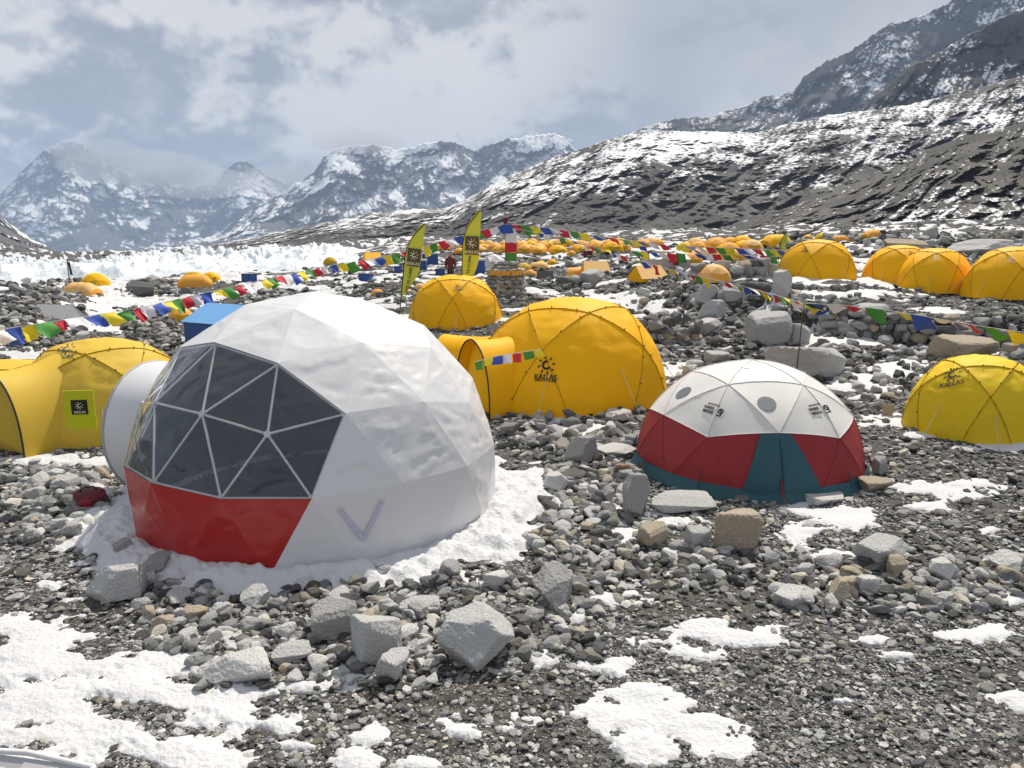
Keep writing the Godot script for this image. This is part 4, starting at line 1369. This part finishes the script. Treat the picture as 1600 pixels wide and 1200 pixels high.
	obj("roof", box_mesh(Vector3(-w2 * 0.53, w2 * 0.6, -w2 * 0.53), Vector3(w2 * 0.53, w2 * 0.66, w2 * 0.53)), M.black, ms)
	g = on_ground(852, 438)
	w2 = 26.0 * depth_of(g) / F
	var bt := thing("shelter", "black tarpaulin shelter on the plain right of the cairn", "shelter", g + Vector3(0, -0.05, -0.4))
	ridge_tent(w2 * 0.4, w2 * 0.6, w2 * 0.5, M.black, M.black, 0.1, bt)
	g = on_ground(70, 498)
	var tarp := thing("tarp_tent", "low grey tarpaulin tent pitched on the rubble under the flags", "tent", g + Vector3(0, -0.1, -0.8), -0.3)
	ridge_tent(0.6, 0.6, 1.0, M.grey_cloth, M.grey_cloth, 0.05, tarp)

# ---------------------------------------------------------------- cairn, walls, banners, flags, bag, people
func dry_wall(node: Node3D, a: Vector3, b: Vector3, h: float, size: float) -> void:
	var len_ := Vector2(b.x - a.x, b.z - a.z).length()
	var dir := (b - a).normalized()
	var turn := atan2(-dir.z, dir.x)
	var y := 0.0
	var row := 0
	while y < h:
		var s := size * rng.randf_range(0.75, 1.15) * (1.15 - 0.3 * y / h)
		var t := -rng.randf() * size
		while t < len_:
			var w := s * rng.randf_range(0.7, 2.2)
			var p := a + dir * (t + w / 2)
			p.y = H(p.x, p.z) * 0.0 + lerpf(a.y, b.y, clampf(t / len_, 0, 1)) + y + s * 0.42 - 0.1
			if y > h * 0.55 and rng.randf() < 0.3:
				t += w
				continue
			var o := obj("stone", stones[rng.randi() % 8], M[["grey_rock", "mid_rock", "dark_rock", "mid_rock", "tan_rock", "dark_rock"][rng.randi() % 6]], node)
			o.transform = Transform3D(Basis(Vector3.UP, turn + rng.randf_range(-0.2, 0.2)) * Basis.from_scale(Vector3(w * 1.12, s * 1.25, size * 1.5)), p + Vector3(rng.randf_range(-0.05, 0.05), rng.randf_range(-0.06, 0.06), rng.randf_range(-0.15, 0.15)))
			t += w
		y += s * 0.85
		row += 1

func cloth_flag(top0: Vector3, top1: Vector3, drop: Vector3, phase: float) -> Mesh:
	var n := 5
	var P := []
	var across := (top1 - top0)
	var nrm := across.cross(drop).normalized()
	for j in n + 1:
		for i in n + 1:
			var u := float(i) / n
			var v := float(j) / n
			P.append(top0 + across * u + drop * v + nrm * across.length() * 0.22 * v * sin(u * 4.4 + phase + v * 2.6) + across * 0.12 * v * sin(phase * 3.0))
	var tr := []
	for j in n:
		for i in n:
			var a := j * (n + 1) + i
			tr += [P[a], P[a + 1], P[a + n + 2], P[a], P[a + n + 2], P[a + n + 1]]
	return tri_mesh(tr, true)

# points: [x, y as seen, distance]; the rope sags between them and a flag hangs at each step
func flag_line(label: String, pts: Array, flag: float, wind: Vector3, start: int, gap := 1.06) -> void:
	var line := []
	for k in pts.size():
		line.append(at_dist(pts[k][0], pts[k][1], pts[k][2]))
	var fine := []
	for k in line.size() - 1:
		var p0: Vector3 = line[maxi(k - 1, 0)]
		var p3: Vector3 = line[mini(k + 2, line.size() - 1)]
		for s in 12:
			fine.append(line[k].cubic_interpolate(line[k + 1], p0, p3, s / 12.0))
	fine.append(line[-1])
	var node := thing("prayer_flags", label, "prayer flags", fine[0])
	var rope := []
	for p in fine:
		rope.append(p - fine[0])
	obj("rope", path_mesh(rope, 0.008, 4), M.rope, node)
	var carry := 0.0
	var k := start
	for s in rope.size() - 1:
		var seg: Vector3 = rope[s + 1] - rope[s]
		var l := seg.length()
		while carry < l:
			var a: Vector3 = rope[s] + seg * (carry / l)
			var e := seg.normalized() * flag
			var flap := wind * rng.randf_range(0.3, 1.8) + Vector3(rng.randf_range(-0.25, 0.25), rng.randf_range(0, 0.3), rng.randf_range(-0.3, 0.3))
			var drop := (Vector3.DOWN + flap).normalized() * flag * rng.randf_range(0.7, 1.05)
			e = e * rng.randf_range(0.75, 1.08) + Vector3(0, rng.randf_range(-0.12, 0.04) * flag, rng.randf_range(-0.25, 0.25) * flag)
			if rng.randf() > 0.04:
				obj("flag", cloth_flag(a, a + e, drop, k * 1.7), M.flags[k % 5], node)
			k += 1
			carry += flag * gap
		carry -= l

func feather_banner(px: float, py: float, top_py: float, dist: float, m: Material, label: String, logo: bool, lean := 0.06, sail0 := 0.25) -> void:
	var foot := at_dist(px, py, dist)
	foot.y = H(foot.x, foot.z)
	var h: float = (at_dist(px, top_py, dist).y - foot.y)
	var node := thing("feather_banner", label, "banner", foot, -0.1)
	node.rotation.z = -lean
	var w := h * 0.17
	var mast := []
	for k in 13:
		var t := k / 12.0
		mast.append(Vector3(pow(maxf(t - 0.62, 0) / 0.38, 2.2) * w * 0.95, t * h * (1.0 - 0.02 * t), 0))
	obj("mast", path_mesh(mast, 0.02, 6), M.black, node)
	var tr := []
	var n := 24
	for k in n:
		var y0 := lerpf(sail0, 0.985, float(k) / n)
		var y1 := lerpf(sail0, 0.985, float(k + 1) / n)
		var q := []
		for y in [y0, y1]:
			var left: float = pow(maxf(y - 0.62, 0) / 0.38, 2.2) * w * 0.95
			var right: float = w * ss(sail0 - 0.03, 0.55, y) * 0.85 + w * 0.15 * y
			right = maxf(right, left + 0.01)
			for u in 4:
				var x := lerpf(left, right, u / 3.0)
				q.append(Vector3(x, y * h, 0.05 * sin(y * 9 + x * 5) * (x / w)))
		for u in 3:
			tr += [q[u], q[u + 1], q[u + 5], q[u], q[u + 5], q[u + 4]]
	obj("sail", tri_mesh(tr, true), m, node)
	if logo:
		obj("logo_square", box_mesh(Vector3(w * 0.16, h * 0.57, 0.05), Vector3(w * 0.92, h * 0.74, 0.06)), M.brown, node)
		sun_emblem(node, w * 0.5, Vector3(w * 0.54, h * 0.675, 0.075), M.pale_print)
		lettering(node, "KAILAS", w * 0.16, Vector3(w * 0.54, h * 0.595, 0.07), M.pale_print)
		lettering(node, "MADE TO CLIMB", w * 0.15, Vector3(w * 0.36, h * 0.42, 0.07), M.print, "lettering", PI / 2 - 0.1)
	else:
		lettering(node, "KAILAS", w * 0.4, Vector3(w * 0.5, h * 0.5, 0.07), M.pale_print, "lettering", PI / 2)

func make_camp_things() -> void:
	# the stone cairn with its mast
	var g := on_ground(790, 462)
	var c := g + Vector3(g.x, 0, g.z).normalized() * 1.0
	c.y = H(c.x, c.z) - 0.1
	var cairn := thing("stone_cairn", "round dry-stone cairn with orange cloth and a mast of flags on top", "cairn", c)
	var u := depth_of(g) / F
	var R := 33.0 * u
	var hgt := 52.0 * u
	var y := 0.0
	while y < hgt:
		var t := y / hgt
		var r := R * lerpf(1.0, 0.86, t) if t < 0.78 else R * 0.62
		var sh := R * 0.2 * rng.randf_range(0.8, 1.2)
		var a := rng.randf()
		var end := a + TAU
		while a < end - 0.1:
			var da := rng.randf_range(0.26, 0.44) * R / r
			var o := obj("stone", stones[rng.randi() % 8], M[["tan_rock", "mid_rock", "mid_rock", "grey_rock", "pale_rock"][rng.randi() % 5]], cairn)
			o.transform = Transform3D(Basis(Vector3.UP, a + da / 2) * Basis.from_scale(Vector3(da * r * 1.12, sh * 1.22, R * 0.5)), Vector3(sin(a + da / 2) * (r - R * 0.2), y + sh * 0.5, cos(a + da / 2) * (r - R * 0.2)))
			a += da
		y += sh * 0.9
	obj("core", tube_mesh(Vector3(0, -0.2, 0), Vector3(0, hgt * 0.98, 0), R * 0.82, R * 0.5, 12), M.mid_rock, cairn)
	for k in 9:
		var a0 := -0.9 + k * 0.24
		var r := R * 0.97
		var p0 := Vector3(sin(a0) * r, hgt * 0.8, cos(a0) * r)
		var p1 := Vector3(sin(a0 + 0.22) * r, hgt * 0.8, cos(a0 + 0.22) * r)
		obj("orange_cloth", cloth_flag(p0, p1, Vector3(0, -R * 0.22, 0.02), k * 2.0), M.orange, cairn)
	var top := at_dist(793, 344, Vector2(c.x, c.z).length())
	var mast_h := top.y - c.y
	obj("mast", tube_mesh(Vector3(0, 0, 0), Vector3(0, mast_h, 0), 0.035, 0.025), M.brown, cairn)
	obj("mast_tuft", rock_mesh(77, 4, 5, 0.2), M.maroon, cairn, Vector3(0, mast_h, 0)).scale = Vector3(0.3, 0.36, 0.3)
	for k in 4:
		var yy := mast_h - 0.62 - k * 0.46
		obj("hanging_flag", cloth_flag(Vector3(0, yy, 0.04), Vector3(0, yy - 0.46, 0.04), Vector3(0.55, -0.02, 0.03), k * 1.3), M.flags[[1, 2, 3, 4][k]], cairn)
	obj("hanging_flag", cloth_flag(Vector3(-0.25, mast_h - 0.25, 0.04), Vector3(0.3, mast_h - 0.2, 0.04), Vector3(0.05, -0.42, 0.03), 0.4), M.flags[0], cairn)
	var dc := Vector2(c.x, c.z).length()
	# the flag lines
	flag_line("long prayer flag line from the cairn's mast down past the blue mess tent", [[790, 350, dc], [700, 374, dc - 1], [612, 398, dc - 3], [500, 418, dc - 5], [400, 440, dc - 8], [300, 462, dc - 10], [210, 482, dc - 12], [110, 498, dc - 13], [20, 512, dc - 14], [-60, 528, dc - 15]], 0.46, Vector3(0.5, 0, 0.1), 0, 1.0)
	flag_line("prayer flag line running level from the cairn to the green banner", [[796, 350, dc], [870, 358, dc + 0.5], [960, 372, dc + 1], [1060, 384, dc + 2], [1160, 388, dc + 3], [1245, 393, dc + 5]], 0.5, Vector3(0.7, 0, 0), 2, 1.0)
	flag_line("prayer flag line from the cairn down to the thin pole behind the red tent", [[796, 356, dc], [880, 372, dc - 2], [960, 396, dc - 4], [1060, 424, dc - 7], [1160, 447, dc - 10], [1256, 474, 22.5]], 0.42, Vector3(1.1, 0, 0), 1, 1.0)
	flag_line("upper prayer flag line passing in front of the grey marquee", [[985, 392, dc + 6], [1060, 396, dc + 6], [1140, 398, dc + 6.5], [1240, 402, dc + 7]], 0.5, Vector3(0.8, 0, 0), 3, 1.0)
	flag_line("prayer flag line from the thin pole across the rubble below the terrace wall", [[1256, 474, 22.5], [1330, 478, 22], [1420, 490, 21.5], [1510, 506, 21], [1620, 522, 20.5], [1700, 530, 20]], 0.42, Vector3(1.3, 0, 0), 0, 1.3)
	flag_line("short string of little flags across the porch of the big yellow tent", [[742, 566, 17.2], [775, 557, 17.0], [812, 551, 16.9], [846, 546, 16.9]], 0.22, Vector3(0.1, 0, 0), 3)
	var pb := on_ground(1251, 588)
	var pt := at_dist(1256, 474, 22.5)
	var pole := thing("flag_pole", "thin bare pole carrying the flag line behind the red and white tent", "pole", Vector3(pt.x - 0.08, H(pt.x, pt.z) - 0.1, pt.z))
	obj("shaft", tube_mesh(Vector3.ZERO, Vector3(0.08, pt.y - pole.position.y, 0), 0.022, 0.014), M.brown, pole)
	obj("cap", tube_mesh(Vector3(0.08, pt.y - pole.position.y - 0.12, 0), Vector3(0.08, pt.y - pole.position.y - 0.06, 0), 0.03, 0.03, 8), M.rope, pole)
	var bf := at_dist(109, 443, 70)
	var bp := thing("flag_pole", "distant pole with a furled black flag on the ice edge", "pole", Vector3(bf.x, H(bf.x, bf.z), bf.z))
	obj("shaft", tube_mesh(Vector3.ZERO, Vector3(0, 2.0, 0), 0.035), M.black, bp)
	obj("furled_flag", cloth_flag(Vector3(0, 1.8, 0), Vector3(0.2, 1.7, 0), Vector3(0.1, -1.0, 0), 1.0), M.black, bp)
	feather_banner(622, 470, 342, 31, M.banner, "yellow feather banner with brown emblem square, nearer the white dome's crown", true, 0.12)
	feather_banner(720, 432, 324, 33, M.banner, "yellow feather banner with brown emblem square, beside the stone cairn", true, 0.03, 0.1)
	feather_banner(1217, 392, 360, 46, M.green_banner, "small green feather banner behind the flag line near the terrace", false, 0.03)
	# dry-stone walls
	var w := thing("terrace_wall", "dry-stone terrace wall in front of the three yellow tents", "wall")
	dry_wall(w, Vector3(WALL_A.x, H(WALL_A.x, WALL_A.y + 0.6), WALL_A.y + 0.25), Vector3(WALL_B.x, H(WALL_B.x, WALL_B.y + 0.6), WALL_B.y + 0.25), 0.95, 0.3)
	var a1 := on_ground(962, 536)
	var b1 := on_ground(1085, 540)
	w = thing("rubble_wall", "low dry-stone wall right behind the big yellow tent", "wall")
	dry_wall(w, a1, b1, 1.0, 0.3)
	a1 = on_ground(1085, 446)
	b1 = on_ground(1205, 436)
	w = thing("rubble_wall", "stone ledge under the orange tunnel tents", "wall")
	dry_wall(w, a1, b1, 1.1, 0.4)
	# the red bag
	g = on_ground(135, 800)
	var bag := thing("duffel_bag", "small dark red duffel bag on the snow by the round entrance", "bag", g + Vector3(0, 0.0, -0.15), 0.35)
	var body := obj("body", rock_mesh(801, 7, 5, 0.03), M.maroon, bag, Vector3(0, 0.17, 0))
	body.scale = Vector3(0.5, 0.36, 0.34)
	obj("pocket", rock_mesh(802, 5, 4, 0.02), M.red_fly, bag, Vector3(-0.06, 0.14, 0.13)).scale = Vector3(0.26, 0.2, 0.14)
	obj("strap", path_mesh([Vector3(-0.15, 0.3, 0.02), Vector3(-0.1, 0.38, 0.05), Vector3(0.06, 0.4, 0.05), Vector3(0.14, 0.31, 0.02)], 0.014), M.black, bag)
	# a rimmed sheet lying in the snow close by
	var c0 := on_ground(-60, 1186)
	var c1 := on_ground(150, 1216)
	var tray := thing("gear_sled", "pale rimmed grey-blue plastic sled lying in the near snow", "sled", c0 + Vector3(0, 0.1, 0))
	var e1 := c1 - c0
	var low := Vector3(-0.25, 0, 0.9)
	obj("rim", path_mesh([Vector3.ZERO, e1 * 0.5 + Vector3(0, 0.03, -0.03), e1, e1 + low], 0.025, 8), M.white_cover, tray)
	for k in 4:
		var a0 := e1 * (k / 4.0)
		var b0 := e1 * ((k + 1) / 4.0)
		var dip := Vector3(0, -0.1 - 0.06 * (k % 2), 0.25)
		obj("side_panel", tri_mesh([a0, b0, b0 + dip, a0, b0 + dip, a0 + dip]), M.grey_cloth, tray)
		obj("bed", tri_mesh([a0 + dip, b0 + dip, b0 + low, a0 + dip, b0 + low, a0 + low]), M.sled, tray)
	# someone in a dark red jacket far behind the yellow dome tent
	g = at_dist(704, 428, 44)
	var man := thing("person", "person in a dark red jacket and black trousers standing behind the yellow dome tent", "person", Vector3(g.x, H(g.x, g.z), g.z))
	obj("trousers", tri_mesh(body_of([[Vector3(-0.1, 0.05, 0), Vector3(-0.09, 0.85, 0), 0.07, 0.1], [Vector3(0.1, 0.05, 0.05), Vector3(0.09, 0.85, 0), 0.07, 0.1], [Vector3(0, 0.85, 0), Vector3(0, 0.98, 0), 0.15, 0.15]], 0.04), true), M.black, man)
	obj("jacket", tri_mesh(body_of([[Vector3(0, 0.9, 0), Vector3(0, 1.38, 0), 0.16, 0.19], [Vector3(-0.2, 1.4, 0), Vector3(-0.28, 1.1, 0.03), 0.08, 0.065], [Vector3(-0.28, 1.1, 0.03), Vector3(-0.22, 0.88, 0.16), 0.06, 0.05], [Vector3(0.2, 1.4, 0), Vector3(0.28, 1.1, 0.03), 0.08, 0.065], [Vector3(0.28, 1.1, 0.03), Vector3(0.22, 0.88, 0.16), 0.06, 0.05]], 0.035), true), M.maroon, man)
	obj("head", tri_mesh(body_of([[Vector3(0, 1.45, 0), Vector3(0, 1.56, 0.01), 0.06, 0.06], [Vector3(0, 1.6, 0.02), Vector3(0, 1.66, 0.02), 0.095, 0.1]], 0.03), true), M.skin, man)
	obj("hair", tri_mesh(body_of([[Vector3(0, 1.68, -0.01), Vector3(0, 1.7, -0.01), 0.11, 0.1]], 0.03), true), M.black, man)

# one skin round tapered bones [from, to, radius, radius], as surface nets
func body_of(bones: Array, s: float) -> Array:
	var lo := Vector3.ONE * 1e9
	var hi := -lo
	for b in bones:
		for k in 2:
			lo = lo.min(b[k] - Vector3.ONE * (b[2 + k] + 2 * s))
			hi = hi.max(b[k] + Vector3.ONE * (b[2 + k] + 2 * s))
	var n := Vector3i(((hi - lo) / s).ceil()) + Vector3i.ONE
	var D := PackedFloat32Array()
	for z in n.z:
		for y in n.y:
			for x in n.x:
				var p := lo + Vector3(x, y, z) * s
				var m := 1e9
				for b in bones:
					var ab: Vector3 = b[1] - b[0]
					var t := clampf((p - b[0]).dot(ab) / ab.length_squared(), 0, 1)
					var d: float = p.distance_to(b[0] + ab * t) - lerpf(b[2], b[3], t)
					var h := clampf(0.5 + 0.5 * (m - d) / 0.05, 0, 1)
					m = lerpf(m, d, h) - 0.05 * h * (1 - h)
				D.append(m)
	var idx := func(x: int, y: int, z: int) -> int: return (z * n.y + y) * n.x + x
	var vert := {}
	for z in n.z - 1:
		for y in n.y - 1:
			for x in n.x - 1:
				var sum := Vector3.ZERO
				var cnt := 0
				for e in [[0, 1], [2, 3], [4, 5], [6, 7], [0, 2], [1, 3], [4, 6], [5, 7], [0, 4], [1, 5], [2, 6], [3, 7]]:
					var pa := Vector3i(x + (e[0] & 1), y + ((e[0] >> 1) & 1), z + (e[0] >> 2))
					var pb := Vector3i(x + (e[1] & 1), y + ((e[1] >> 1) & 1), z + (e[1] >> 2))
					var da := D[idx.call(pa.x, pa.y, pa.z)]
					var db := D[idx.call(pb.x, pb.y, pb.z)]
					if (da < 0) != (db < 0):
						sum += Vector3(pa).lerp(Vector3(pb), da / (da - db))
						cnt += 1
				if cnt:
					vert[Vector3i(x, y, z)] = lo + sum / cnt * s
	var out := []
	for c in vert:
		for ax in 3:
			var e := Vector3i.ZERO
			e[ax] = 1
			var u := Vector3i.ZERO
			u[(ax + 1) % 3] = 1
			var v := Vector3i.ZERO
			v[(ax + 2) % 3] = 1
			var da := D[idx.call(c.x, c.y, c.z)]
			var q: Vector3i = c + e
			var db := D[idx.call(q.x, q.y, q.z)]
			if (da < 0) != (db < 0) and vert.has(c - u) and vert.has(c - v) and vert.has(c - u - v):
				var f := [vert[c], vert[c - u], vert[c - u - v], vert[c - v]]
				if da > 0:
					f.reverse()
				out += [f[0], f[1], f[2], f[0], f[2], f[3]]
	return out

func _ready() -> void:
	rng.seed = 77
	for n in [[n_hill, 0.045, 4, 5], [n_fine, 0.45, 3, 6], [n_snow, 0.16, 4, 11], [n_edge, 0.9, 4, 14], [n_rid, 0.01, 5, 17], [n_cloth, 1.6, 4, 23]]:
		n[0].frequency = n[1]
		n[0].fractal_octaves = n[2]
		n[0].seed = n[3]
	n_rid.fractal_type = FastNoiseLite.FRACTAL_RIDGED
	var cam := Camera3D.new()
	cam.position = EYE
	cam.rotation.x = -PITCH
	cam.fov = 53.13
	cam.far = 20000
	cam.near = 0.1
	add_child(cam)
	var env := Environment.new()
	env.background_mode = Environment.BG_SKY
	env.sky = make_sky()
	env.background_energy_multiplier = 0.82
	env.tonemap_mode = Environment.TONE_MAPPER_LINEAR
	env.tonemap_exposure = 1.08
	env.sdfgi_enabled = true
	env.ssao_enabled = true
	env.ssil_enabled = true
	env.volumetric_fog_enabled = true
	env.volumetric_fog_density = 0.0
	env.fog_enabled = true
	env.fog_density = 0.00012
	env.fog_light_color = Color(0.72, 0.8, 0.92)
	var we := WorldEnvironment.new()
	we.environment = env
	add_child(we)
	var sun := DirectionalLight3D.new()
	sun.light_energy = 1.6
	sun.light_color = Color(1.0, 0.965, 0.91)
	sun.light_angular_distance = 0.6
	sun.shadow_enabled = true
	sun.rotation = Vector3(deg_to_rad(-54), deg_to_rad(180 - 24), 0)
	add_child(sun)
	make_materials()
	make_ground()
	make_mountains()
	make_glacier()
	make_clouds()
	make_rocks()
	make_gravel()
	make_boulders()
	make_white_dome()
	make_red_tent()
	make_yellow_tents()
	make_far_camp()
	make_camp_things()
